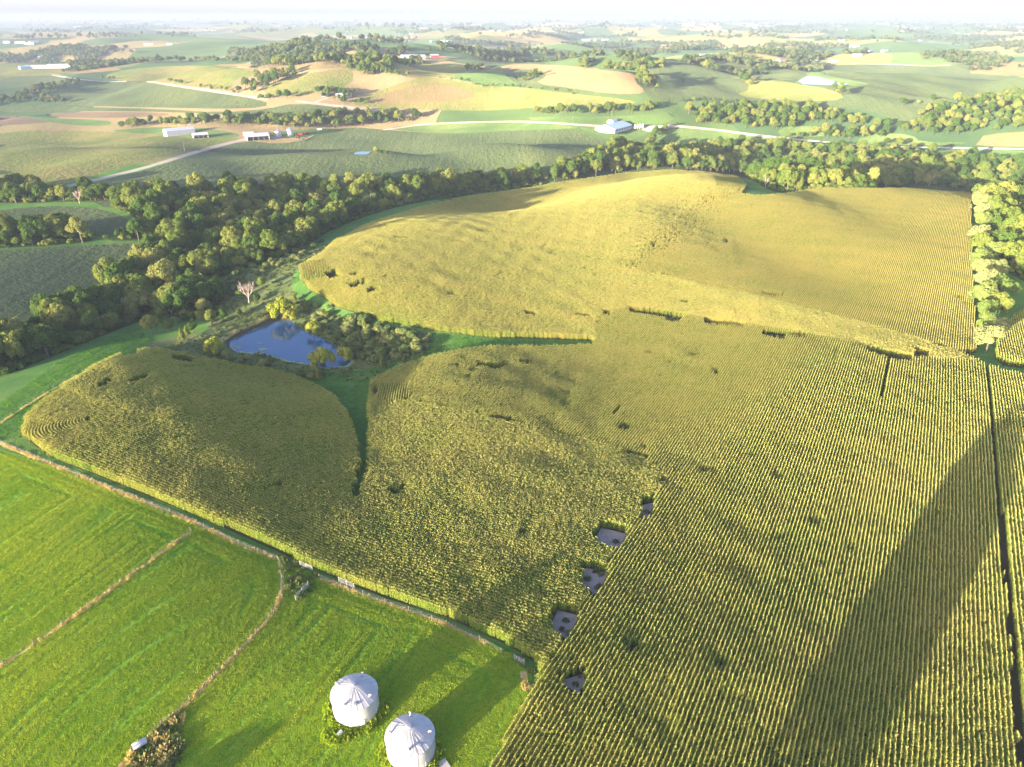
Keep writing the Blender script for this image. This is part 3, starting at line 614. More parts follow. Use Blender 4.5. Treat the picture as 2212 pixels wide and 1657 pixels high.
# ------------------------------------------------------------------ tree belts farther off (one mass)
BELTS = [  # polygon in photo pixels, spacing m
    ([(1450,262),(1600,283),(1690,288),(1740,268),(1940,288),(1965,282),(1800,245),(1600,228),(1470,238)], 10), ([(1965,282),(2000,235),(2100,218),(2300,215),(2300,285),(2100,284),(2080,296),(1985,298),(1960,290)], 10),
    ([(1740,290),(1800,285),(1900,292),(1930,300),(1800,306)], 10), ([(1115,253),(1420,246),(1420,240),(1115,246)], 9), ([(1385,242),(1460,240),(1460,226),(1390,232)], 10),
    ([(240,280),(300,268),(420,263),(560,258),(700,250),(910,246),(905,262),(800,272),(700,279),(600,279),(450,271),(350,276)], 9.5),
    ([(-40,230),(70,195),(170,172),(185,183),(60,214),(-40,240)], 13), ([(0,228),(130,222),(135,214),(0,218)], 13), ([(500,200),(560,167),(650,152),(655,160),(590,186),(540,206)], 13),
    ([(550,222),(640,218),(636,206),(560,212)], 12), ([(680,212),(760,206),(755,196),(690,200)], 14), ([(1370,168),(1385,158),(1425,190),(1420,205),(1395,200)], 11), ([(1120,183),(1170,168),(1165,160),(1125,172)], 12),
    ([(1590,175),(1625,190),(1640,185),(1600,166)], 14), ([(1770,192),(1820,212),(1830,203),(1790,186)], 12), ([(730,228),(760,222),(800,225),(760,232)], 14), ([(995,155),(1055,148),(1050,143),(1000,150)], 14), ([(820,170),(880,165),(875,158),(825,163)], 14),
    ([(2140,225),(2230,215),(2230,205),(2150,212)], 12), ([(1400,325),(1430,287),(1465,272),(1455,270),(1420,290),(1395,320)], 9),
    ([(180,140),(470,140),(760,132),(760,122),(560,124),(470,134),(300,132),(190,130)], 18), ([(100,122),(300,120),(300,112),(110,114)], 22), ([(470,115),(560,125),(760,120),(740,110),(520,108)], 22), ([(900,115),(1240,128),(1290,118),(1150,108),(920,108)], 20), ([(1160,135),(1260,125),(1330,118),(1340,112),(1250,116),(1180,126)], 18),
    ([(1240,100),(1500,104),(1800,110),(1800,96),(1500,92),(1260,92)], 26), ([(1460,110),(1620,107),(1620,98),(1460,100)], 24), ([(1980,130),(2030,128),(2025,118),(1985,120)], 16), ([(1820,120),(1880,118),(1870,110),(1825,113)], 18), ([(1700,112),(1830,106),(1830,100),(1700,104)], 24),
    ([(160,84),(420,82),(420,72),(180,74)], 30), ([(640,90),(760,92),(900,88),(900,82),(660,84)], 30), ([(780,96),(880,98),(880,88),(790,90)], 26), ([(960,80),(1060,81),(1060,76),(970,76)], 34), ([(1080,84),(1260,84),(1260,76),(1090,77)], 34), ([(1500,84),(1700,86),(1720,78),(1520,77)], 36),
    ([(0,82),(160,86),(160,80),(0,76)], 34), ([(1760,92),(2060,88),(2211,92),(2211,80),(1900,80),(1760,84)], 34), ([(1450,76),(1900,74),(1900,68),(1450,70)], 46), ([(400,68),(900,68),(900,63),(400,64)], 50), ([(0,66),(380,66),(380,61),(0,62)], 55), ([(950,68),(1420,68),(1400,63),(960,64)], 55), ([(1900,70),(2260,68),(2260,63),(1900,65)], 55), ([(0,58),(700,57),(700,54),(0,55)], 80), ([(720,60),(1500,58),(1500,54),(740,55)], 85), ([(1500,60),(2260,58),(2260,54),(1500,55)], 85), ([(-50,50),(1100,49.5),(1100,47),(-50,47.5)], 150), ([(1100,50),(2300,49.5),(2300,47),(1100,47.5)], 150)]
bp = []
for w, sp in BELTS:
    q = poisson(wpoly(w, 10, 1), sp, r); q = q[r.uniform(size=len(q)) < (.88 if sp < 17 else .7)]; q = q[sn(q, 170, 61)+.6*sn(q, 70, 62) > (-1.3 if sp < 17 else -.3)]; bp.append(np.column_stack([q, tz(q)-.4, r.uniform(.75, 1.15, len(q))*(1+max(0, sp-14)*.02)]))
for k in range(75):
    yy = 52+95*r.uniform()**1.5; xx = r.uniform(-60, 2270); L_ = r.uniform(30, 170)*(.5+yy/160); th = r.uniform(.6, 2.6)*(yy-40)/50; sl_ = r.uniform(-.04, .04)*L_
    cl = hit([(xx-L_/2, yy-sl_), (xx, yy+r.uniform(-1, 1)*(yy-44)/40), (xx+L_/2, yy+sl_)])[:, :2]; sp = 9+(110-min(yy, 110))*.55
    hw = np.array([.3, 1, .3])[:, None]*np.hypot(*cl[1])*.035*th/2; tn = np.gradient(cl, axis=0); tn /= np.linalg.norm(tn, axis=1)[:, None]; nn_ = np.stack([-tn[:, 1], tn[:, 0]], 1)*hw
    q = poisson(smooth(np.vstack([cl+nn_, (cl-nn_)[::-1]]), 2), sp, r)
    q = q[sn(q, 150, 70+k % 9)+.6*sn(q, 60, 80+k % 7) > -.15] if len(q) else q
    if len(q) > 500: q = q[r.uniform(size=len(q)) < 500/len(q)]
    if len(q): bp.append(np.column_stack([q, tz(q)-.4, r.uniform(.75, 1.2, len(q))*(1+max(0, sp-14)*.02)]))
# hedges: lines of trees or bushes along field edges
HEDGES = [(zB([(600,490),(760,512),(930,548),(1140,552),(1300,570),(1520,595)]), 16, .45), (zB([(270,480),(430,480),(480,490)]), 14, .6), (zA([(0,650),(130,620),(250,650),(400,655)]), 11, .9), (zA([(600,500),(740,505)]), 12, .7), (zA([(1040,510),(1170,535)]), 12, .55),
          (zA([(1230,545),(1400,570),(1500,590)]), 16, .5), (zC([(1360,660),(1520,665),(1640,640),(1700,690),(1810,690)]), 24, .8), (zC([(0,645),(250,640),(450,655)]), 16, .6), (zC([(700,870),(890,870)]), 7, .7), (zC([(1220,920),(1390,920),(1640,990),(1780,1000),(1860,1000)]), 22, .9), (zA([(260,330),(420,350),(560,400),(800,395),(1100,385),(1500,395)]), 16, .9), (zB([(780,445),(940,445)]), 10, .8)]
for px, sp, s in HEDGES:
    p = hit(densify(px, 3, False))[:, :2]; acc = 0; last = p[0]
    for q in p[1:]:
        acc += np.hypot(*(q-last)); last = q
        if acc > sp*r.uniform(.6, 1.4):
            acc = 0; o = q+r.normal(size=2)*sp*.12; bp.append(np.array([[o[0], o[1], tz([o])[0]-.3, s*r.uniform(.7, 1.2)]]))
bp = np.vstack(bp)
lowcrown = []
for k, (rx, rz, zc) in enumerate([(5.4, 5.0, 6.4), (5.0, 5.6, 7.0), (5.8, 4.4, 5.8), (4.4, 4.2, 5.2)]):
    v, f = crown(300+k, rx, rz, zc, 12, 2.4, 650, .95); tb = trunk_mb(k, 10, .3, rx)
    n0 = len(v); v = np.vstack([v, np.array(tb.v)]); ff = [tuple(a) for a in f]+[tuple(i+n0 for i in a) for a in tb.f]
    lowcrown.append(source('far_tree', [tuple(a) for a in v], ff, [M_FARTREE, M_BARK], [0]*len(f)+[1]*len(tb.f)))
near_b = np.hypot(bp[:, 0], bp[:, 1]) < 1350
def fulltree(k):
    cm, tm = PROTO['broadleaf'][k]; nv = len(cm.vertices); me = bmesh.new(); me.from_mesh(cm); me.from_mesh(tm); m2 = bpy.data.meshes.new('wood_tree'); me.to_mesh(m2); me.free()
    m2.materials.append(M_TREE); m2.materials.append(M_BARK); m2.polygons.foreach_set('material_index', [0]*len(cm.polygons)+[1]*len(tm.polygons))
    return bpy.data.objects.new('wood_tree', m2)
full = [fulltree(k) for k in range(6)]
allw = np.vstack([rest, bp[near_b]])
def scat_trees(name, a, srcs, label):
    s = a[:, 3]; o = scatter(name, a[:, :3], r.uniform(0, 6.28, len(a)), np.stack([s, s, s*r.uniform(.8, 1.15, len(a))], 1), srcs, r.integers(0, len(srcs), len(a)))
    return tag(o, label, 'woodland')
scat_trees('woodland', allw, full, 'mixed broadleaf woodland and hedges beyond the corn and creek')
ug = np.vstack([poisson(wpoly(w, 12, 1), 3.6, r) for w in WOODS]); ug = ug[np.hypot(ug[:, 0], ug[:, 1]) < 620]
shr = [bpy.data.objects.new('undergrowth_bush', PROTO['shrub'][k][0].copy()) for k in range(3)]
for q_ in shr: q_.data.materials[0] = M_TREE
o = scat_trees('undergrowth', np.column_stack([ug, tz(ug)-.2, r.uniform(.7, 1.5, len(ug))]), shr, 'dense undergrowth beneath the woodland trees')
scat_trees('far_woodland', bp[~near_b], lowcrown, 'far hazy belts of woodland among the distant fields')
# ------------------------------------------------------------------ row of pale trees on the corn's right edge
G = 'pale trees in the row at the corn edge'
for i, (x, y, s) in enumerate([(2128,762,.95),(2122,728,.85),(2150,735,.8),(2120,700,.8),(2118,672,1.0),(2150,690,.9),(2116,640,1.0),(2150,650,1.05),(2114,610,.95),(2145,612,1.0),(2112,580,1.0),(2112,553,.95),(2140,570,1.),(2112,528,.95),(2112,505,.9),(2112,484,.95),(2135,500,1.),(2110,464,1.),(2108,447,.95),(2107,432,.9),(2130,455,1.),(2135,436,1.)]):
    key = 'poplar' if i not in (0, 5, 11) else 'broadleaf'
    if i == 0: plant('poplar', 1, P(x, y), .9, 'bright yellow-green tree ending the tree row by the grass lane', 'tree')
    else: plant(key, i, P(x, y)-Vector((0, 0, .3)), s, 'pale green tree in the row along the right edge of the golden corn', 'tree', G, random.uniform(.85, 1.1))
# ------------------------------------------------------------------ trees and shrubs round the pond
def PP(x, y): return (404.9+x*.26846, 566.8+y*.26846)
for (x, y), k, s, la in [(PP(770,455),0,1.2,'bright yellow-green willow at the corner of the pond by the dam'), (PP(835,470),1,.95,'small yellow-green willow beside the bigger one at the pond corner'), (PP(1020,585),1,1.0,'bright willow on the shrubby bank of the pond'), (PP(1090,845),0,1.0,'leafy willow leaning over the near corner of the pond'), (PP(1270,800),1,1.05,'low grey-green willow over the narrow tip of the pond'), (PP(225,745),1,1.15,'round yellow-green willow below the dam at the end of the pond')]:
    plant('willow', k, P(x, y)-Vector((0, 0, .2)), s, la, 'tree')
for (x, y), s, la in [(PP(860,320),1.0,'bushy green cedar behind the pond willows'),(PP(955,395),1.1,'pointed cedar between pond and golden corn'),(PP(1425,530),1.0,'small yellowish cedar amid the pond thicket'),(PP(1570,860),1.2,'spiky yellow-topped cedar on the grass corner below the thicket'),(PP(1745,800),.7,'little cedar at the edge of the thicket by the waterway'),(PP(1060,950),1.1,'spiky cedar in the bush clump below the pond'),(PP(960,920),.9,'yellowish cedar at the bush clump below the pond'),(PP(430,440),.9,'bright bushy cedar beside the dam'),((395,738),1.2,'cedar standing alone beside the grass track'),((405,728),1.0,'dark cedar close behind the lone one by the track')]:
    plant('cedar', 0, P(x, y)-Vector((0, 0, .1)), s, la, 'tree')
for (x, y), k, s, la, gr in [((330,722),0,1.25,'round golden-green tree on the meadow corner by the wood',None),((365,715),1,1.1,'olive tree beside the round golden one',None),((350,690),2,.9,'pale topped tree behind the round golden-green one',None),(PP(200,505),0,1.,'grey-green tree of the group above the dam','trees above the dam'),(PP(110,470),1,.9,'grey-green tree of the group above the dam','trees above the dam'),(PP(290,480),0,.9,'grey-green tree of the group above the dam','trees above the dam'),(PP(40,560),1,.8,'grey-green tree of the group above the dam','trees above the dam'),(PP(600,210),0,.8,'dark tree on the rough slope near the dead tree',None),(PP(560,320),1,.7,'dark bush tree behind the pale dead tree',None),(PP(430,300),0,.7,'green bush tree on the rough slope beside the dead one',None)]:
    plant('small_tree', k, P(x, y)-Vector((0, 0, .2)), s, la, 'tree', gr)
THICKET = [PP(1090,600),PP(1240,560),PP(1260,480),PP(1350,450),PP(1500,510),PP(1700,540),PP(1850,600),PP(1950,680),PP(1880,740),PP(1700,790),PP(1500,820),PP(1400,790),PP(1350,720),PP(1230,680)]
q = poisson(wpoly(THICKET, 8, 0), 2.6, r)
SL = ['round', 'low spreading', 'upright']
for x, y in q:
    k = int(r.integers(0, 3)); s_ = r.uniform(.6, 1.25); plant('shrub', k, (x, y, tz([(x, y)])[0]-.15), s_, ('large ' if s_ > 1.0 else 'small ' if s_ < .8 else '')+SL[k]+' grey-green shrub in the dense thicket beside the pond', 'shrub', 'shrubs of the pond thicket')
q = poisson(wpoly([PP(870,330),PP(960,290),PP(1150,370),PP(1250,440),PP(1200,540),PP(1090,590),PP(980,470),PP(900,420)], 8, 0), 4.2, r)
for x, y in q: plant('shrub', int(r.integers(0, 3)), (x, y, tz([(x, y)])[0]-.15), r.uniform(.4, .9), 'scattered shrub on the bank between pond and golden corn', 'shrub', 'shrubs on the pond bank')
q = poisson(wpoly([PP(110,760),PP(300,750),PP(400,760),PP(520,780),PP(640,810),PP(660,860),PP(560,860),PP(400,830),PP(120,790)], 8, 0), 3.0, r)
for x, y in q: plant('shrub', int(r.integers(0, 3)), (x, y, tz([(x, y)])[0]-.15), r.uniform(.5, .9), 'shrub in the row between pond and left corn lobe', 'shrub', 'shrubs between pond and corn')
for p_ in [PP(560,750),PP(610,765),PP(650,775)]: plant('shrub', 1, P(*p_), .7, 'dark shrub on the reedy near shore of the pond', 'shrub', 'dark shrubs on the near pond shore')
for p_ in [PP(880,910),PP(920,930),PP(990,940),PP(1020,900),PP(1080,930)]: plant('shrub', 2, P(*p_), .75, 'shrub in the bush clump at the head of the grass waterway', 'shrub', 'bush clump below the pond')
q = poisson(wpoly([(300,690),(430,640),(480,600),(560,575),(640,545),(700,520),(640,570),(560,600),(500,640),(470,680),(400,705)], 8, 0), 6.5, r)
for x, y in q:
    k = int(r.integers(0, 3)); s_ = r.uniform(.5, 1.2); plant('shrub', k, (x, y, tz([(x, y)])[0]-.15), s_, ('large ' if s_ > .95 else 'small ' if s_ < .7 else '')+SL[k]+' shrub on the rough slope under the creek wood', 'shrub', 'shrubs on the rough slope')
# ------------------------------------------------------------------ dead trees
def dead_tree(loc, h, label, seed):
    rr = random.Random(seed); e = empty('dead_tree', loc); tag(e, label, 'tree')
    MB().tube([(0, 0, -.4), (0.1, 0, h*.18), (.15, .05, h*.36)], [h*.03, h*.024, h*.02], 7).build('trunk', M_DEAD, e)
    for k in range(9):
        mb = MB(); a = 2*math.pi*k/9+rr.uniform(-.3, .3); rad = h*rr.uniform(.18, .4); b0 = Vector((.12, .03, h*rr.uniform(.2, .35))); e1 = Vector((math.cos(a)*rad, math.sin(a)*rad, h*rr.uniform(.75, 1.02)))
        mid = b0.lerp(e1, .5)+Vector((math.cos(a), math.sin(a), 0))*h*.04; mb.tube([b0, mid, e1], [h*.014, h*.009, h*.003], 5)
        for j in range(9):
            t = rr.uniform(.35, .95); s0 = mid.lerp(e1, (t-.35)/.6); d = Vector((rr.uniform(-1, 1), rr.uniform(-1, 1), rr.uniform(.6, 1.6))).normalized()
            mb.tube([s0, s0+d*h*.1, s0+d*h*.19+Vector((0, 0, h*.02))], [h*.007, h*.005, h*.003], 4)
        mb.build('branch', M_DEAD, e)
dead_tree(P(538,655), 9.5, 'pale leafless dead tree on the rough slope above the pond', 1)
dead_tree(P(795,452), 10, 'bare pinkish dead tree at the creek wood edge', 2)
dead_tree(P(172,440), 8.5, 'pale dead tree in the hedge by the gravel road', 3)
dead_tree(P(1652,408), 9, 'bare tree at the notch of the far corn edge', 4)
dead_tree(P(2005,402), 10, 'grey bare tree at the far corner of the corn', 5)
# ------------------------------------------------------------------ trees of the farmstead under the camera: their long shadows cross yard and corn; low ones added as shadow fill
def under(px, py, back, side=0., z=0.):
    g = flat([(px, py)], z)[0]; return Vector((g[0]-math.sin(SHADOW_AZ)*back+math.cos(SHADOW_AZ)*side, g[1]-math.cos(SHADOW_AZ)*back-math.sin(SHADOW_AZ)*side, 0))
for px_, back, side, s_ in [((1728,1657),38,0,1.1),((1765,1657),41,0,1.15),((1800,1657),38,0,1.05)]:
    plant('broadleaf', 2, under(*px_, back, side)-Vector((0, 0, .5)), s_, 'tall farmyard tree whose shadow crosses the corn rows', 'tree', 'tall farmyard trees', 1.8)
    plant('broadleaf', 3, under(*px_, back-3, side)-Vector((0, 0, .5)), .72, 'low tree added to fill the shadow under the tall crowns', 'tree', 'added shadow-filling trees')  # added below the tall crowns to close the gap in their shadow
for px_, back, s_ in [((545,1657),26,.66),((490,1657),24,.62),((430,1657),27,.64),((370,1657),25,.55),((900,1657),30,.45)]:
    plant('broadleaf', int(back*s_) % 6, under(*px_, back)-Vector((0, 0, .3)), s_, 'farmyard tree shading the grass round the grain bins', 'tree', 'farmyard trees near the bins')
# ------------------------------------------------------------------ corn
def corn_src(k):
    rr = np.random.default_rng(50+k); V = []; Fc = []; mi = []
    for i in range(9):
        x0 = -.8+1.6*(i+.5)/9+rr.uniform(-.04, .04); y0 = rr.uniform(-.05, .05); h = rr.uniform(1.95, 2.35)
        def quad(a, b, c, d, m):
            o = len(V); V.extend([a, b, c, d]); Fc.append((o, o+1, o+2, o+3)); mi.append(m)
        quad((x0-.03, y0, 0), (x0+.03, y0, 0), (x0+.02, y0, h), (x0-.02, y0, h), 0); a0 = rr.uniform(0, 3.14)
        for j in range(8):
            z = h*(.28+.70*j/8); a = a0+j*math.pi+rr.normal()*.5; L = rr.uniform(.34, .5); w = rr.uniform(.05, .075); up = rr.uniform(.18, .38)
            c, s = math.cos(a), math.sin(a); p0 = np.array([x0, y0, z]); p1 = p0+[c*L*.55, s*L*.55, up]; p2 = p0+[c*L*1.15, s*L*1.15, up-rr.uniform(.05, .35)]; n = np.array([-s, c, 0])*w
            quad(p0-n*.6, p0+n*.6, p1+n, p1-n, 0); quad(p1-n, p1+n, p2+n*.25, p2-n*.25, 0)
        for j in range(5):
            a = rr.uniform(0, 6.28); c, s = math.cos(a), math.sin(a); t = rr.uniform(.02, .16); p0 = np.array([x0, y0, h-.05]); p1 = p0+[c*t, s*t, rr.uniform(.22, .36)]; n = np.array([-s, c, 0])*.024
            quad(p0-n, p0+n, p1+n*.8, p1-n*.8, 1)
    return source('corn_row_piece', [tuple(map(float, v)) for v in V], Fc, [M_CORN, M_TASSEL], mi)
corn_srcs = [corn_src(k) for k in range(5)]
cornW = wpoly(CORN, 8, 0); cornE = wpoly(CORN_E, 8, 0); gapsW = [wpoly(g, 6, 0) for g in GAPS+SOILGAPS]
lane = road_poly([(2128,800),(2136,880),(2201,1657),(2212,1790)], .9)
for g in gapsW[-len(SOILGAPS):]:            # stalks in front would hide the bare floor: the clearing reaches a little nearer
    c = g.mean(0); v_ = c/np.linalg.norm(c); gapsW += [g-v_*1.2, g-v_*2.3]
gapsW.append(lane)
# blocks: pixel outline, two pixels the rows run along, share of yellow tint; first match wins
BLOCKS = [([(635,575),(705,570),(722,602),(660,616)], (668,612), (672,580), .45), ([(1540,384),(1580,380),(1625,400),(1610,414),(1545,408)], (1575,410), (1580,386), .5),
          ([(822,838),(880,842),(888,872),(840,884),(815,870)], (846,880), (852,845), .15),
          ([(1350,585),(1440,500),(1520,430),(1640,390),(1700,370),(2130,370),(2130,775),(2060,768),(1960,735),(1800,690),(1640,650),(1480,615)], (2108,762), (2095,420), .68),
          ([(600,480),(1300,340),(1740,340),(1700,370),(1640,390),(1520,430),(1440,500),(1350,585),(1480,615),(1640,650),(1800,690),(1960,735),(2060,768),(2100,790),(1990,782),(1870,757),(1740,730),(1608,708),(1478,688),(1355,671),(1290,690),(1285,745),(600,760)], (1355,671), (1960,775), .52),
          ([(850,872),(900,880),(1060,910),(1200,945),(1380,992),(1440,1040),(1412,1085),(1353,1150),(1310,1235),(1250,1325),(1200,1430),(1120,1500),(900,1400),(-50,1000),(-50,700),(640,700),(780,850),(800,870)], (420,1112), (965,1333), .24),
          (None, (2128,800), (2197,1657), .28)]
cpos = []; crot = []; cyellow = []; taken = []
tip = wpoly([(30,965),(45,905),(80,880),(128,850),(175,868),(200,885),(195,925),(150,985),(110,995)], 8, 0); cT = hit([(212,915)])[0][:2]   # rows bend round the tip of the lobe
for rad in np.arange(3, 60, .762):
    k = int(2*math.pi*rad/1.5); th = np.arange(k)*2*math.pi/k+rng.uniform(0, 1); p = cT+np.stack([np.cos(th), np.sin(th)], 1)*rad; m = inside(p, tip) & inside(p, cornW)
    cpos.append(p[m]); crot.append(th[m]+math.pi/2); cyellow.append(np.full(m.sum(), .4))
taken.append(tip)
for bi, (outl, pa, pb, yellow_mix) in enumerate(BLOCKS):
    A = hit([pa, pb])[:, :2]; d = A[1]-A[0]; d /= np.linalg.norm(d); nrm = np.array([-d[1], d[0]])
    bw = wpoly(outl, 10, 0) if outl else None; reg = np.vstack([cornW, cornE]) if outl is None else bw
    reg = reg[(np.abs(reg[:, 0]) < 420)] if outl is None else reg
    o = reg @ nrm; s = reg @ d; SP = .762; ST = 1.5
    O, T = np.meshgrid(np.arange(o.min(), o.max(), SP), np.arange(s.min(), s.max(), ST)); O = O+rng.normal(size=O.shape)*.02; T = T+rng.uniform(-.3, .3, T.shape)
    p = np.stack([O.ravel(), T.ravel()], 1) @ np.array([nrm, d])
    p = p[(np.abs(p[:, 0]) < .74*(p[:, 1]*math.cos(PITCH)+CAM_H*math.sin(PITCH))+12) & (p[:, 1] > 45)]
    m = inside(p, cornW) | (inside(p, cornE) if outl is None else False)
    jit = lambda q: q+rng.normal(size=q.shape)*np.clip((q[:, 1:2]-300)/70, 0, 1)*13 if bi in (3, 4) else q     # the two plantings of the upper hill run into each other
    if bw is not None: m &= inside(jit(p), bw) | ((bi == 4) & inside(p, bw))
    p = p[m]
    for ti, tk in enumerate(taken): p = p[~inside(jit(p) if ti == 4 else p, tk)]
    for g in gapsW: p = p[~inside(p, g)]
    if bw is not None: taken.append(bw)
    cpos.append(p); crot.append(np.full(len(p), math.atan2(d[1], d[0]))); cyellow.append(np.full(len(p), yellow_mix))
cpos = np.vstack(cpos); crot = np.concatenate(crot); cyellow = np.concatenate(cyellow); n = len(cpos)
weak = sn(cpos, 9, 1)+.5*sn(cpos, 35, 2)
keep = ~((weak > 2.1) & (rng.uniform(size=n) < .6)); cpos, crot, cyellow, weak = cpos[keep], crot[keep], cyellow[keep], weak[keep]; n = len(cpos)
hs = 1+.035*sn(cpos, 14, 3)+.04*sn(cpos, 60, 4)+rng.normal(size=n)*.022-np.clip(weak-1.4, 0, 1)*.25
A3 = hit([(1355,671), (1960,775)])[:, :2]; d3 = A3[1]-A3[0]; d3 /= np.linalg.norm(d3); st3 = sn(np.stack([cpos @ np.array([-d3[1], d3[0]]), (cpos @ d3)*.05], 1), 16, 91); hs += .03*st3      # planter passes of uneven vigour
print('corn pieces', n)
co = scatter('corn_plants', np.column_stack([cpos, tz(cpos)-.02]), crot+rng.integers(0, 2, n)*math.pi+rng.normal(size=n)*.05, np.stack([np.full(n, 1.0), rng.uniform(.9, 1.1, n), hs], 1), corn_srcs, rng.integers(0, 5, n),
             {'yellow_mix': np.clip(cyellow+.12*st3*(cyellow > .5)+.12*sn(cpos, 30, 5)+.08*sn(cpos, 110, 6)+rng.normal(size=n)*.08, 0, .95)})
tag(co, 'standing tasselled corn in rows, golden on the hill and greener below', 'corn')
# ------------------------------------------------------------------ hay tufts, dead grass, weeds
def tuft_src(name, k, nb, rad, h, w, m, lean):
    rr = np.random.default_rng(80+k); V = []; Fc = []
    for i in range(nb):
        a = rr.uniform(0, 6.28); q = rad*rr.uniform(0, 1)**.5; p0 = np.array([q*math.cos(a), q*math.sin(a), -.02]); b = rr.uniform(0, 6.28); H = h*rr.uniform(.45, 1.1)*(1.15-q/rad*.5)
        p1 = p0+[math.cos(b)*H*lean, math.sin(b)*H*lean, H]; n_ = np.array([-math.sin(b), math.cos(b), 0])*w*rr.uniform(.6, 1.3); o = len(V)
        V.extend([p0-n_*.7, p0+n_*.7, p1+n_, p1-n_]); Fc.append((o, o+1, o+2, o+3))
    return source(name, [tuple(map(float, v)) for v in V], Fc, [m])
hay = [tuft_src('hay_tuft', k, 46, .5, .15, .055, M_TUFT, 1.0) for k in range(4)]
HAY = wpoly([(-90,960),(110,1003),(250,1058),(420,1128),(600,1205),(700,1253),(965,1345),(1105,1415),(1140,1460),(1140,1520),(1060,1657),(1010,1790),(-200,1790),(-120,1300)], 14, 0)
p = poisson(HAY, .48, rng)
for nm, k, w in polys:
    if k == 'strip': p = p[~inside(p, w)]
hd_ = hit(STRIPS[1][0][:5])[:, :2]; hd_ = hd_[0]-hd_[-1]; hd_ /= np.linalg.norm(hd_); hn_ = np.array([-hd_[1], hd_[0]])
def mow(p, d, n): return np.stack([p @ n, (p @ d)*.03], 1)
warp = p+np.stack([sn(p, 55, 31), sn(p, 60, 32)], 1)*1.6
edge_ = np.min([seg_dist(p, hit(densify(smooth(STRIPS[k][0], 2, False), 12, False))[:, :2])[0] for k in (0, 2, 3)], 0)     # headland passes follow the fences
mc = mow(warp, hd_, hn_); mc = np.where((edge_ < 6.5+2.5*sn(p, 14, 33))[:, None], np.stack([edge_, mc[:, 1]*.3], 1), mc)
l1 = sn(mc, 2.6, 13); l2 = sn(mc, 1.1, 14); l3 = sn(p, 22, 15)
dens = l1*.9+l2*.5+l3*.3
keep = dens+rng.normal(size=len(p))*.5 > -1.1; p, dens, l3, l1 = p[keep], dens[keep], l3[keep], l1[keep]; n = len(p); print('hay', n)
hayripe = np.clip(.50+.24*l1+.22*l3+.10*sn(p, 6, 16)+rng.normal(size=n)*.05, 0, .95)
sc = np.clip(.85+.27*dens+rng.normal(size=n)*.12, .3, 1.9)
o = scatter('hay_crop', np.column_stack([p, tz(p)]), rng.uniform(0, 6.28, n), np.stack([np.full(n, 1.), np.full(n, 1.), sc], 1), hay, rng.integers(0, 4, n), {'yellow_mix': hayripe}); tag(o, 'short regrowing green hay round the two grain bins', 'hay')
dry = [tuft_src('dry_tuft', 20+k, 34, .38, .30, .045, M_DRYTUFT, .6) for k in range(3)]
pp = []
for nm, k, w in polys:
    if nm in ('dead_grass_strip', 'dam_bank'): pp.append(poisson(w, .42, rng))
pp = np.vstack(pp); pp = pp[rng.uniform(size=len(pp)) < .55+.35*sn(pp, 7, 41)]; n = len(pp)
o = scatter('dead_grass', np.column_stack([pp, tz(pp)]), rng.uniform(0, 6.28, n), np.stack([np.full(n, 1.)]*2+[np.clip(.75+.35*sn(pp, 5, 42)+rng.normal(size=n)*.2, .25, 1.4)], 1), dry, rng.integers(0, 3, n)); tag(o, 'tall tan dead grass along fences and dam', 'grass')
weed = [tuft_src('weed', 30+k, 60, .7, .8, .10, M_SHRUB, .6) for k in range(3)]
pp = []
for px, sp, keepf in [([(600,1210),(650,1215),(690,1250),(670,1290),(620,1300)], 1.0, .55), ([(1085,1412),(1130,1440),(1160,1470),(1140,1510),(1150,1440)], 1.0, .8), ([(330,1590),(395,1535),(400,1600),(380,1657),(300,1700),(270,1660)], 1.0, .6), ([(440,640),(560,575),(735,520),(640,575),(625,620),(720,680),(935,720),(960,760),(800,830),(560,800),(330,755),(460,715)], 1.9, .6)]+[(g, .9, .12) for g in SOILGAPS]+[(g, 1.0, .55) for g in GAPS[:18]]:
    q = poisson(wpoly(px, 10, 0), sp, rng); pp.append(q[rng.uniform(size=len(q)) < keepf])
pp = np.vstack(pp); pp = pp[~inside(pp, POND)]; n = len(pp); s = rng.uniform(.35, 1.1, n)
o = scatter('weeds', np.column_stack([pp, tz(pp)]), rng.uniform(0, 6.28, n), np.stack([s, s, s*rng.uniform(.5, 1.2, n)], 1), weed, rng.integers(0, 3, n)); tag(o, 'green weeds growing on waste ground and in corn gaps', 'weeds')
q = np.vstack([poisson(wpoly(w, 12, 0), .95, rng) for w in (WATERWAY, MEADOW)]); q = q[~inside(q, cornW)]; n = len(q)
M_SHORT = leaf_mat('short_grass_blades', [(.1, (.07, .22, .03)), (.5, (.11, .30, .04)), (1., (.22, .38, .06))], .35, 1.5)
short = [tuft_src('grass_tuft', 60+k, 36, .6, .16, .06, M_SHORT, .7) for k in range(3)]
o = scatter('short_grass', np.column_stack([q, tz(q)]), rng.uniform(0, 6.28, n), np.stack([np.full(n, 1.)]*2+[np.clip(.8+.4*sn(q, 6, 44), .2, 1.6)], 1), short, rng.integers(0, 3, n)); tag(o, 'short green grass of the waterway and meadow strip', 'grass')
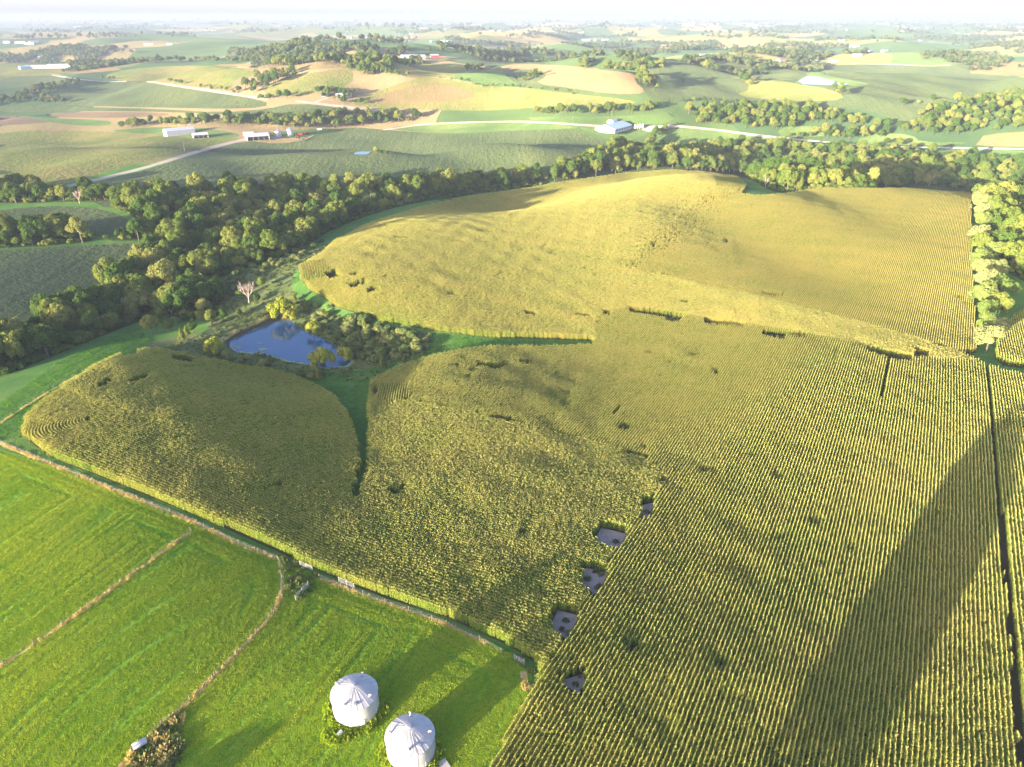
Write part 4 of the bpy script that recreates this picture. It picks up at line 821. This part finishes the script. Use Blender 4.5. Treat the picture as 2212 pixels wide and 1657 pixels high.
# algae on the pond
mb = MB(); rr = np.random.default_rng(3); ci = POND.mean(0)
lo, hi = POND.min(0), POND.max(0)
for k in range(18):
    c = rr.uniform(lo, hi)
    if not inside(c[None], POND)[0] or seg_dist(c[None], POND, True)[0][0] < 2.5: continue
    a = np.linspace(0, 6.28, 11)[:-1]; sz = rr.uniform(.3, 1.3)**1.4; q = np.stack([c[0]+np.cos(a)*sz*1.7*rr.uniform(.6, 1.2, 10), c[1]+np.sin(a)*sz*rr.uniform(.5, 1.2, 10)], 1); mb.add([(x, y, POND_Z+.012) for x, y in q], [tuple(range(10))])
sh = densify(POND, 1.2); ns = len(sh); cc = POND.mean(0)
for i in range(ns):
    if sh[i][1] < cc[1]-4 or sh[i][0] < cc[0]-12:
        w = rr.uniform(.4, 1.5); d0 = cc-sh[i]; d0 /= np.linalg.norm(d0); t0 = np.array([-d0[1], d0[0]]); q = [sh[i]-t0*1.1, sh[i]+t0*1.1, sh[i]+d0*w+t0*rr.uniform(.3, 1.), sh[i]+d0*w-t0*rr.uniform(.3, 1.)]
        mb.add([(x, y, POND_Z+.012+.001*(i % 7)) for x, y in q], [(0, 1, 2, 3)])
o = mb.build('pond_algae', plain('algae', (.30, .38, .16), .8, 0, .2, .8, .2)); tag(o, 'pale green algae floating on the pond', 'algae', kind='stuff')
# ------------------------------------------------------------------ buildings and small things
M_WHITE = plain('white_painted_steel', (.5, .5, .5), .45, 0, .05, .35); M_WROOF = plain('white_roof_steel', (.55, .57, .60), .4, 0, .05, .2); M_GALV = plain('galvanised_steel', (.60, .62, .64), .38, .6, .08, .6)
M_BIN = plain('white_bin_steel', (.46, .46, .46), .4, 0, .08, .5); M_BLUEROOF = plain('blue_steel_roof', (.30, .50, .66), .4, 0, .05, .2); M_DARK = plain('dark_opening', (.05, .05, .05), .9, 0, .1)
M_RED = plain('red_paint', (.50, .06, .04), .5, 0, .15); M_WOOD = plain('weathered_wood', (.22, .18, .14), .9, 0, .2, 2.); M_TYRE = plain('tyre_rubber', (.03, .03, .03), .9); M_ORROOF = plain('orange_shingles', (.50, .25, .15), .9, 0, .15, .5)
M_GREYROOF = plain('grey_shingles', (.33, .35, .38), .9, 0, .15, .5); M_PIPE = plain('white_gate_tube', (.55, .55, .54), .45, 0, .08)
def barn(name, loc, rz, l, w, h, rise, label, cat='barn', group=None, wm=None, rm=None, open_side=0, doors=1, windows=0):
    """gabled building, length along local x; parts: wall, roof, door, window, post"""
    wm = wm or M_WHITE; rm = rm or M_WROOF; e = empty(name, loc, rz); x, y = l/2, w/2; b = -1.2
    if open_side:
        v = [(-x,-y,b),(-x,y,b),(x,y,b),(x,-y,b),(-x,-y,h),(-x,y,h),(x,y,h),(x,-y,h),(-x,0,h+rise),(x,0,h+rise)]
        f = [(0,1,5,8,4),(1,2,6,5),(2,3,7,9,6)]; o = mesh_obj('wall', v, f, wm, e); md = o.modifiers.new('thick', 'SOLIDIFY'); md.thickness = .18
        nb = max(2, int(l/5))
        for k in range(nb+1): MB().box((-x+.2+(l-.4)*k/nb, -y+.15, (h+b)/2), (.25, .25, h-b)).build('post', wm, e)
        MB().box((0, -y+.15, h-.25), (l, .12, .5)).build('header', wm, e)
        MB().box((0, 0, .02), (l-.5, w-.5, .06)).build('floor', M_DARK, e)
    else:
        v = [(-x,-y,b),(-x,y,b),(x,y,b),(x,-y,b),(-x,-y,h),(-x,y,h),(x,y,h),(x,-y,h),(-x,0,h+rise),(x,0,h+rise)]
        mesh_obj('wall', v, [(0,1,5,8,4),(1,2,6,5),(2,3,7,9,6),(3,0,4,7)], wm, e)
    ov = .35; t = .14; sl = rise/y
    for s in (-1, 1):
        yo = s*(y+ov); zo = h-sl*ov; v = [(-x-ov, 0, h+rise+.03), (x+ov, 0, h+rise+.03), (x+ov, yo, zo+.03), (-x-ov, yo, zo+.03)]; v += [(a, bb, c+t) for a, bb, c in v]
        mesh_obj('roof', v, [(0,1,2,3) if s > 0 else (3,2,1,0), (7,6,5,4) if s > 0 else (4,5,6,7), (0,4,5,1), (1,5,6,2), (2,6,7,3), (3,7,4,0)], rm, e)
    if doors and not open_side: MB().box((-x-.04, 0, h*.42), (.08, w*.3, h*.84)).build('door', M_GALV, e)
    for k in range(windows): MB().box((-x+l*(k+.7)/(windows+.4), -y-.03, h*.55), (l/windows*.45, .06, h*.3)).build('window', M_DARK, e)
    for k in range(windows//2): MB().box((-x-.03, -y+w*(k+.6)/(windows//2+.2), h*.5), (.06, w/windows*.6, h*.3)).build('window', M_DARK, e)
    return tag(e, label, cat, group)
def bin_(loc, dia, h, rise, label, m, rz=0., detail=True, group=None):
    e = empty('grain_bin', loc, rz); rad = dia/2; prof = [(rad, -1.0)]
    nr = int(h/.27)
    for k in range(nr+1): prof += [(rad, h*k/nr), (rad+.035, h*(k+.5)/nr)] if k < nr else [(rad, h)]
    MB().lathe(prof, 64 if detail else 24).build('wall', m, e, True)
    roof = MB(); n = 72 if detail else 24; ro = rad+.16
    v = [(0, 0, h+rise)]+[(ro*math.cos(2*math.pi*k/n), ro*math.sin(2*math.pi*k/n), h-.06) for k in range(n)]; roof.add(v, [(0, 1+k, 1+(k+1) % n) for k in range(n)])
    roof.lathe([(ro, -.06), (ro, -.16), (rad, -.16)], n, (0, 0, h)); ro_ = roof.build('roof', m, e, True)
    if detail:
        for k in range(24):
            a = 2*math.pi*k/24; ca, sa = math.cos(a), math.sin(a)
            MB().tube([(ca*.5, sa*.5, h+rise*(1-.5/ro)+.03), (ca*ro, sa*ro, h-.02)], [.012, .022], 4).build('roof_rib', m, ro_)
    cap = MB(); q = h+rise-.18; cap.lathe([(.42, q-.1), (.42, q+.22), (.36, q+.3), (0.001, q+.34)], 20); cap.build('cap', M_GALV, ro_)
    if detail:
        for a in (R(70), R(158), R(250), R(335)):
            rr = rad*.80; z = h+rise*(1-rr/ro); c = Vector((math.cos(a)*rr, math.sin(a)*rr, z)); out = Vector((math.cos(a), math.sin(a), 0))
            MB().tube([c-Vector((0, 0, .15)), c+Vector((0, 0, .38)), c+Vector((0, 0, .48))+out*.15, c+Vector((0, 0, .38))+out*.36], [.17, .17, .18, .2], 10).build('vent', m, e)
        a = R(-98); ld = MB(); ca, sa = math.cos(a), math.sin(a); tx, ty = -sa*.2, ca*.2
        for s in (-1, 1): ld.tube([(ca*.7+tx*s, sa*.7+ty*s, h+rise*(1-.7/ro)+.12), (ca*rad+tx*s, sa*rad+ty*s, h+.14)], .025, 4)
        for k in range(11):
            rr = .8+(rad-.9)*k/10; z = h+rise*(1-rr/ro)+.12; ld.tube([(ca*rr-tx, sa*rr-ty, z), (ca*rr+tx, sa*rr+ty, z)], .02, 4)
        ld.build('roof_ladder', M_GALV, e)
        a = R(-78); rr = rad*.78; z = h+rise*(1-rr/ro); MB().lathe([(.38, 0), (.38, .14), (.3, .2), (.001, .22)], 14, (math.cos(a)*rr, math.sin(a)*rr, z+.05)).build('roof_hatch', m, e)
        a = R(-66); d = MB().box((0, 0, 0), (.08, .75, 1.3)); dd = d.build('door', m, e); dd.location = (math.cos(a)*(rad+.06), math.sin(a)*(rad+.06), .95); dd.rotation_euler = (0, 0, a)
        a = R(-96); l2 = MB(); ca, sa = math.cos(a), math.sin(a); tx, ty = -sa*.2, ca*.2
        for s in (-1, 1): l2.tube([(ca*(rad+.12)+tx*s, sa*(rad+.12)+ty*s, .6), (ca*(rad+.12)+tx*s, sa*(rad+.12)+ty*s, h-.05)], .022, 4)
        for k in range(12): l2.tube([(ca*(rad+.12)-tx, sa*(rad+.12)-ty, .8+k*.28), (ca*(rad+.12)+tx, sa*(rad+.12)+ty, .8+k*.28)], .016, 4)
        l2.build('wall_ladder', M_GALV, e)
        a = R(-22); MB().tube([(math.cos(a)*(rad+.1), math.sin(a)*(rad+.1), .5), (math.cos(a)*(rad+.1), math.sin(a)*(rad+.1), 1.9)], .07, 6).build('pipe', m, e)
    return tag(e, label, 'grain bin', group)
def onz(px, py, z):
    zz_ = 0.
    for _ in range(8): g = flat([(px, py)], zz_+z)[0]; zz_ = float(tz([g])[0])
    return Vector((g[0], g[1], zz_))
b1 = onz(762, 1477, 6.0); b2 = onz(883, 1568.5, 6.0); ZB1 = b1.z
bin_(b1, 7.3, 4.1, 1.95, 'white grain bin with weeds and bare soil at its foot', M_BIN, R(3))
bin_(b2, 7.3, 4.1, 1.95, 'white grain bin with a concrete slab beside it', M_BIN, R(25))
g = b2+Vector((math.cos(R(-28))*5.3, math.sin(R(-28))*5.3, 0)); sb = MB().box((0, 0, .0), (2.6, 1.7, .5)); o = sb.build('concrete_slab', MG['concrete']); o.location = g; o.rotation_euler = (0, 0, R(35)); bv = o.modifiers.new('b', 'BEVEL'); bv.width = .04
tag(o, 'pale concrete slab on the grass beside a grain bin', 'slab')
fb = b1+Vector((-1.9, -5.2, 0)); e = empty('bin_fan', fb); MB().tube([(0, 0, .55), (.45, .75, .55)], [.38, .38], 12).build('fan_housing', M_PIPE, e); MB().box((0.2, .35, .1), (.6, .6, .5)).build('stand', M_GALV, e); tag(e, 'small white blower fan among weeds below a grain bin', 'fan')
# weeds and worn soil round the bins
pp = []
for c, k in ((b1, 300), (b2, 220)):
    a = rng.uniform(math.pi*.75, math.pi*2.1, k); d_ = 3.75+np.abs(rng.normal(size=k))*.55; pp.append(np.stack([c.x+np.cos(a)*d_, c.y+np.sin(a)*d_], 1))
a = rng.uniform(0, 6.28, 110); d_ = rng.uniform(0, 1, 110)**.5; pp.append(np.stack([fb.x-.3+np.cos(a)*d_*2.2, fb.y+.2+np.sin(a)*d_*1.3], 1))
M_WEED = leaf_mat('weed_leaves', [(.1, (.2, .36, .03)), (.6, (.36, .48, .04)), (1., (.46, .52, .08))], .35, 1.5)
weed2 = [tuft_src('bin_weed', 40+k, 50, .4, .75, .08, M_WEED, .55) for k in range(3)]
pp = np.vstack(pp); n = len(pp); s = rng.uniform(.4, 1.2, n); o = scatter('bin_weeds', np.column_stack([pp, tz(pp)]), rng.uniform(0, 6.28, n), np.stack([s, s, s*rng.uniform(.6, 1.3, n)], 1), weed2, rng.integers(0, 3, n)); tag(o, 'bright green weeds crowding the foot of the grain bins', 'weeds')
# hollow white tank lying in the weeds
e = empty('tank', P(303, 1612)+Vector((0, 0, .1)), R(40)); tk = MB(); tk.lathe([(.68, -1.35), (.72, -1.30), (.72, 1.30), (.60, 1.38), (.3, 1.42), (.001, 1.43)], 24); tk.lathe([(.66, 1.2), (.66, -1.36)], 24)
o = tk.build('shell', M_PIPE, e, True); o.rotation_euler = (0, R(90), 0); o.location = (0, 0, .7); e.scale = (.74, .74, .74)
for s in (-.5, .5): MB().box((s, 0, .12), (.15, 1.1, .35)).build('skid', M_WOOD, e)
tag(e, 'white cylindrical tank lying in brown weeds by the fence', 'tank')
bw = [tuft_src('brown_weed', 50+k, 50, .6, .9, .07, M_DRYTUFT, .5) for k in range(2)]+weed[:1]
q = poisson(wpoly([(285,1625),(330,1590),(345,1570),(395,1535),(402,1560),(385,1600),(375,1657),(330,1690),(262,1690)], 8, 0), .9, rng); q = q[np.hypot(q[:, 0]-P(303, 1612).x, q[:, 1]-P(303, 1612).y) > 1.5]; n = len(q); s = rng.uniform(.5, 1.2, n)
o = scatter('brown_weeds', np.column_stack([q, tz(q)]), rng.uniform(0, 6.28, n), np.stack([s, s, s*rng.uniform(.6, 1.2, n)], 1), bw, rng.integers(0, 3, n)); tag(o, 'brown weeds round the white tank', 'weeds')
# gates
def gate(a, b_, label):
    A = P(*a); B = P(*b_); d = B-A; L = math.hypot(d.x, d.y); e = empty('gate', A, math.atan2(d.y, d.x)); dz = d.z
    for k in range(5): z = .25+k*.26; MB().tube([(0, 0, z), (L, 0, z+dz)], .022, 5).build('bar', M_PIPE, e)
    for t in (0, .5, 1): MB().tube([(L*t, 0, .1+dz*t), (L*t, 0, 1.36+dz*t)], .04, 6).build('upright', M_PIPE, e)
    tag(e, label, 'gate')
gate((648,1222), (675,1233), 'white pipe gate beside the corn at the rounded meadow corner'); gate((639,1297), (666,1266), 'white pipe gate closing the weedy corner lane'); gate((732,1257), (765,1271), 'white pipe gate set in the fence along the corn')
gate((1110,1425), (1131,1435), 'short white pipe gate at the corn corner near the bins')
# fences: each post a part, three wires
def fence(px, label, sp=5.0, h=1.25):
    p = hit(densify(smooth(px, 2, False), 5, False)); cum = np.concatenate([[0], np.cumsum(np.hypot(*(p[1:, :2]-p[:-1, :2]).T))]); m = int(cum[-1]/sp)
    s = np.linspace(0, cum[-1], m+1); q = np.stack([np.interp(s, cum, p[:, k]) for k in range(2)], 1); z = tz(q); e = empty('fence', (q[0][0], q[0][1], z[0])); base = Vector((q[0][0], q[0][1], z[0]))
    pm = MB().tube([(0, 0, -.3), (0, 0, h)], [.075, .065], 6); me = bpy.data.meshes.new('post'); me.from_pydata(pm.v, [], pm.f); me.materials.append(M_WOOD)
    for (x, y), zz_ in zip(q, z):
        o = bpy.data.objects.new('post', me); C.objects.link(o); o.parent = e; o.location = Vector((x, y, zz_))-base; o.rotation_euler = (random.uniform(-.06, .06), random.uniform(-.06, .06), 0)
    for hh in (.45, .8, 1.12): MB().tube([Vector((x, y, zz_+hh))-base for (x, y), zz_ in zip(q, z)], .008, 3).build('wire', M_GALV, e)
    tag(e, label, 'fence')
FL = [s[0] for s in STRIPS]
fence(FL[0], 'post and wire fence between hay meadow and left corn lobe'); fence(FL[1], 'straight post and wire fence dividing the two hay meadows'); fence(FL[2], 'curved post and wire fence round the rounded hay meadow')
fence(FL[3], 'post and wire fence between the bin yard and the corn'); fence(FL[4], 'post and wire fence beside the green strip and wood'); fence(zA([(430,1135),(700,1055),(1000,985),(1290,915)]), 'fence along the gravel road beside the dry pasture', 9)
# left farmstead
def at(px, py, dz=0.): p = P(px, py); p.z += dz; return p
barn('long_barn', at(388,291), R(42), 31, 12, 5.2, 2.4, 'long white barn alone on the dry pasture hill', windows=0)
barn('open_shed', at(433,297), R(30), 15, 9, 3.4, 1.6, 'white shed with dark open bays beside the long white barn', 'shed', open_side=1)
barn('open_shed', at(556,300), R(30), 24, 13, 3.6, 2.4, 'wide white roofed open shed at the end of the gravel road', 'shed', open_side=1)
barn('small_shed', at(537,294), R(28), 10, 6, 3.2, 1.2, 'little white shed behind the wide roofed one', 'shed')
bin_(at(601,295), 7.3, 5.6, 2.0, 'silver grain bin nearer the sheds of the left farmstead', M_GALV, 0, False); bin_(at(627,293), 7.9, 6.6, 2.2, 'taller silver grain bin beside the farm machinery', M_GALV, 0, False)
# long livestock barn
barn('livestock_barn', at(1325,280), R(56), 44, 25, 3.4, 4.2, 'big white livestock barn with pale blue roof beside feed bins', 'barn', rm=plain('pale_blue_roof', (.62, .78, .86), .4, 0, .05, .2), windows=6)
barn('annex', at(1322,266), R(56), 12, 8, 3.0, 1.5, 'small white annex behind the big livestock barn', 'shed')
for k, (x, y) in enumerate([(1371,281), (1376,280.5), (1381,280), (1387,279.5)]):
    e = empty('feed_bin', at(x, y)); MB().lathe([(.35, 1.0), (1.15, 2.4), (1.15, 5.2), (.3, 6.2), (.3, 6.4), (.001, 6.45)], 20).build('hopper', M_PIPE, e, True)
    for a in range(4): MB().tube([(math.cos(a*1.57)*1.1, math.sin(a*1.57)*1.1, -.4), (math.cos(a*1.57)*1.1, math.sin(a*1.57)*1.1, 3.)], .07, 5).build('leg', M_GALV, e)
    tag(e, 'white feed bin in the row of four by the livestock barn', 'feed bin', 'feed bins by the livestock barn')
# poles
def pole(px, py, h, label, group):
    e = empty('utility_pole', at(px, py)); MB().tube([(0, 0, -.8), (0, 0, h)], [.16, .11], 7).build('pole', M_WOOD, e); MB().box((0, 0, h-.6), (2.2, .12, .14), R(30)).build('crossarm', M_WOOD, e)
    for s in (-.9, .9): MB().tube([(s*math.cos(R(30)), s*math.sin(R(30)), h-.53), (s*math.cos(R(30)), s*math.sin(R(30)), h-.3)], .05, 5).build('insulator', M_PIPE, e)
    tag(e, label, 'utility pole', group)
for x, y in [(255.6,367), (82,405), (399,328)]: pole(x, y, 9.5, 'utility pole beside the gravel road up to the white sheds', 'poles along the farm road')
for x, y in [(889,267), (1147,262), (1236,269), (789,274)]: pole(x, y, 9.5, 'utility pole along the road to the livestock barn', 'poles along the barn road')
pole(814, 236, 9.5, 'utility pole on the slope below the tan hill', None); pole(1320, 262, 11, 'tall utility pole behind the livestock barn', None); pole(580, 294, 11, 'utility pole between open shed and silver bins', None)
# machinery
def tractor(loc, rz, label):
    e = empty('tractor', loc, rz); MB().box((.9, 0, 1.35), (1.9, .8, .8)).box((-.3, 0, 1.0), (1.4, .9, .5)).build('body', M_RED, e); c = MB().box((-.5, 0, 2.1), (1.3, 1.3, 1.4)).build('cab', M_DARK, e); MB().box((-.5, 0, 2.85), (1.5, 1.5, .14)).build('roof', M_RED, c)
    for x, y, rr in ((-.7, -.95, .85), (-.7, .95, .85), (1.4, -.8, .55), (1.4, .8, .55)):
        w = MB(); w.tube([(x, y-.22, rr), (x, y+.22, rr)], rr, 16); o = w.build('wheel', M_TYRE, e); MB().tube([(x, y-.24, rr), (x, y+.24, rr)], rr*.5, 10).build('rim', M_WHITE, o)
    tag(e, label, 'tractor')
tractor(at(655,304), R(20), 'red tractor at the edge of the bean field by the bins'); tractor(at(641,297), R(-30), 'red tractor parked close to the taller silver bin')
def wagon(loc, rz, label, m):
    e = empty('farm_wagon', loc, rz); v = [(-2.2,-.8,1.0),(2.2,-.8,1.0),(2.2,.8,1.0),(-2.2,.8,1.0),(-3,-1.3,2.6),(3,-1.3,2.6),(3,1.3,2.6),(-3,1.3,2.6)]
    mesh_obj('box', v, [(3,2,1,0),(0,1,5,4),(1,2,6,5),(2,3,7,6),(3,0,4,7)], m, e); MB().tube([(2.2, 0, .8), (4, 0, .5)], .07, 5).build('drawbar', M_GALV, e)
    for x in (-1.5, 1.5):
        for y in (-1, 1): MB().tube([(x, y-.15, .5), (x, y+.15, .5)], .5, 12).build('wheel', M_TYRE, e)
    tag(e, label, 'wagon')
wagon(at(690,283), R(10), 'pale farm wagon on the gravel lane east of the bins', M_WHITE); wagon(at(648,293), R(15), 'red farm wagon between silver bin and lane', M_RED); wagon(at(663,291), R(60), 'rust red farm wagon parked in the yard grass', M_RED)
e = empty('auger', at(668,301), R(30)); MB().tube([(-4, 0, .6), (5, 0, 4.2)], .2, 8).build('tube', M_GALV, e); MB().tube([(0, -1, .4), (0, 0, 2.2), (0, 1, .4)], .06, 5).build('frame', M_RED, e)
for y in (-1, 1): MB().tube([(0, y-.1, .4), (0, y+.1, .4)], .4, 10).build('wheel', M_TYRE, e)
tag(e, 'long grain auger raised beside the red tractor', 'auger')
for x, y, s_ in [(688,204,1.5),(697,200,1.6),(706,206,1.3),(715,201,1.7),(727,202,1.6),(736,207,1.4),(744,210,1.5),(752,214,1.2),(710,214,1.0),(732,217,1.1),(698,212,1.1),(760,206,1.4)]:
    plant('small_tree', int(x) % 2, at(x, y, -.2), s_, 'yard tree standing round the far farmhouses', 'tree', 'yard trees of the far farmhouses')
for x, y, s_, la in [(583,302,.5,'small tree between wide shed and silver bins'),(640,301,.55,'bushy tree beside the red tractor'),(647,300,.4,'low bush next to the bushy tree by the tractor'),(812,334,1.0,'dark round bush tree beside the little bean field pond'),(823,334,.8,'low bush tree at the bank of the little pond'),(835,335,.7,'small bush east of the little pond'),(1462,272,.6,'small tree by the bend of the barn road')]:
    plant('small_tree', int(x) % 2, at(x, y, -.1), s_, la, 'tree')
# houses and barns farther away
def zc(z, x, y): return z([(x, y)])[0]
FARB = [(zc(zA,305,368), 42, 20, 6, 'big white barn on the green rise above the long sheds', M_WROOF), (zc(zA,255,368), 18, 12, 4, 'small white building beside the big barn on the rise', M_WROOF), (zc(zA,160,436), 30, 16, 5, 'blue roofed white barn beside the dark wood', M_BLUEROOF),
        (zc(zA,2060,606), 14, 10, 4.5, 'grey roofed farmhouse among yard trees', M_GREYROOF), (zc(zA,2145,612), 12, 9, 4, 'small white house next to the grey roofed farmhouse', M_WROOF), (zc(zB,70,608), 10, 8, 4, 'blue grey house at the edge of the yard trees', M_GREYROOF),
        (zc(zB,445,368), 34, 16, 5, 'white barn on the ridge above the dry pasture', M_WROOF), (zc(zB,512,370), 34, 18, 5, 'white machine shed on the ridge beside a red barn', M_WROOF), (zc(zB,612,366), 22, 14, 6, 'red barn on the ridge with white sheds', M_WROOF),
        (zc(zC,180,360), 34, 16, 5, 'white farm building on the ridge of the bean hill', M_WROOF), (zc(zC,675,385), 30, 14, 4.5, 'house with an orange roof above the far pond', M_ORROOF), (zc(zC,880,395), 30, 14, 5, 'pale barn west of the pond farm', M_WROOF), (zc(zC,928,408), 32, 16, 6, 'white barn nearest the far pond', M_WROOF), (zc(zC,1010,398), 36, 14, 5, 'long white shed of the pond farm', M_WROOF),
        (zc(zC,1155,356), 34, 16, 5, 'white barn behind the pond farm', M_WROOF), (zc(zC,1235,333), 56, 18, 6, 'large white shed of the hilltop farm', M_WROOF), (zc(zC,1330,328), 40, 16, 6, 'white barn of the hilltop farm', M_WROOF)]
for (x, y), l, w, h, la, rm in FARB:
    l, w, h = l*.72, w*.72, h*.75
    barn('farm_building', at(x, y), R(random.choice([25, 35, 50, -30])), l, w, h, w*.2, la, 'building', None, M_RED if 'red barn on' in la else M_WHITE, rm, windows=2 if 'house' in la else 0)
for x, y, l in [(93, 147, 60), (140, 144.5, 60)]: barn('poultry_shed', at(x+16, y), R(12), 95, 14, 3.5, 2.2, 'very long low white shed below the big barn on the rise', 'barn', 'pair of long white sheds', windows=0)
DOTS = [zc(zA,*p) for p in [(45,272),(130,275),(190,282),(215,272),(135,360),(940,287),(1075,287),(1310,195),(1350,198),(1210,195),(480,175),(500,172),(1650,152),(1860,168),(2080,250),(2195,210)]]+[zc(zB,*p) for p in [(100,243),(155,243),(180,243),(260,245),(430,220),(470,218),(600,266),(665,264),(705,266),(505,188),(690,187),(975,200),(1020,200),(1540,210),(1640,258),(1690,256),(1570,258),(1975,335),(2075,182),(2040,178),(910,160),(60,212)]]+[zc(zC,*p) for p in [(100,188),(210,178),(235,180),(285,180),(510,182),(820,258),(1075,262),(1050,262),(940,160),(1000,165),(1095,192),(1440,203),(1495,195),(1795,218),(1860,222),(1960,203),(1560,262),(1600,182),(1120,298),(1150,298),(1985,178),(2190,200)]]
for x, y in DOTS:
    p = at(x, y); d_ = math.hypot(p.x, p.y); s = min(.62+d_/16000., 1.2)
    barn('distant_building', p, R(random.uniform(0, 60)), random.uniform(20, 42)*s, 13*s, 5*s, 2.6*s, 'tiny white farm building far off in the haze', 'building', 'far farm buildings', doors=0)
for k, (x, y) in enumerate([zc(zC,1893,150), zc(zC,1897,200)]):
    e = empty('lattice_mast', at(x, y)); hM = 60
    for a in range(3): MB().tube([(math.cos(a*2.09)*1.2, math.sin(a*2.09)*1.2, -1), (math.cos(a*2.09)*.5, math.sin(a*2.09)*.5, hM)], .25, 5).build('leg', M_GALV, e)
    for j in range(12): MB().tube([(math.cos(a*2.09)*1., math.sin(a*2.09)*1., j*5) for a in (0, 1, 2, 0)], .12, 4).build('brace', M_GALV, e)
    tag(e, 'thin pale mast rising far off in the haze', 'mast', 'far masts')
# ------------------------------------------------------------------ haze
zlo = float(PZ.min())-1.5; ztop = CAM_H+30; HR = 34000
o = mesh_obj('haze', [(x, y, z) for z in (zlo, ztop) for x, y in ((-HR, -HR), (HR, -HR), (HR, HR), (-HR, HR))], [(3,2,1,0),(4,5,6,7),(0,1,5,4),(1,2,6,5),(2,3,7,6),(3,0,4,7)], [])
hm = bpy.data.materials.new('haze'); hm.use_nodes = True; ht = hm.node_tree; ht.nodes.remove(ht.nodes['Principled BSDF']); pv = ht.nodes.new('ShaderNodeVolumePrincipled')
pv.inputs['Color'].default_value = (.34, .41, .53, 1); pv.inputs['Density'].default_value = 1.5e-4; pv.inputs['Anisotropy'].default_value = 0.0
ht.links.new(pv.outputs[0], ht.nodes['Material Output'].inputs['Volume']); o.data.materials.append(hm); o['kind'] = 'stuff'; o['label'] = 'pale summer haze over the fields'; o['category'] = 'haze'
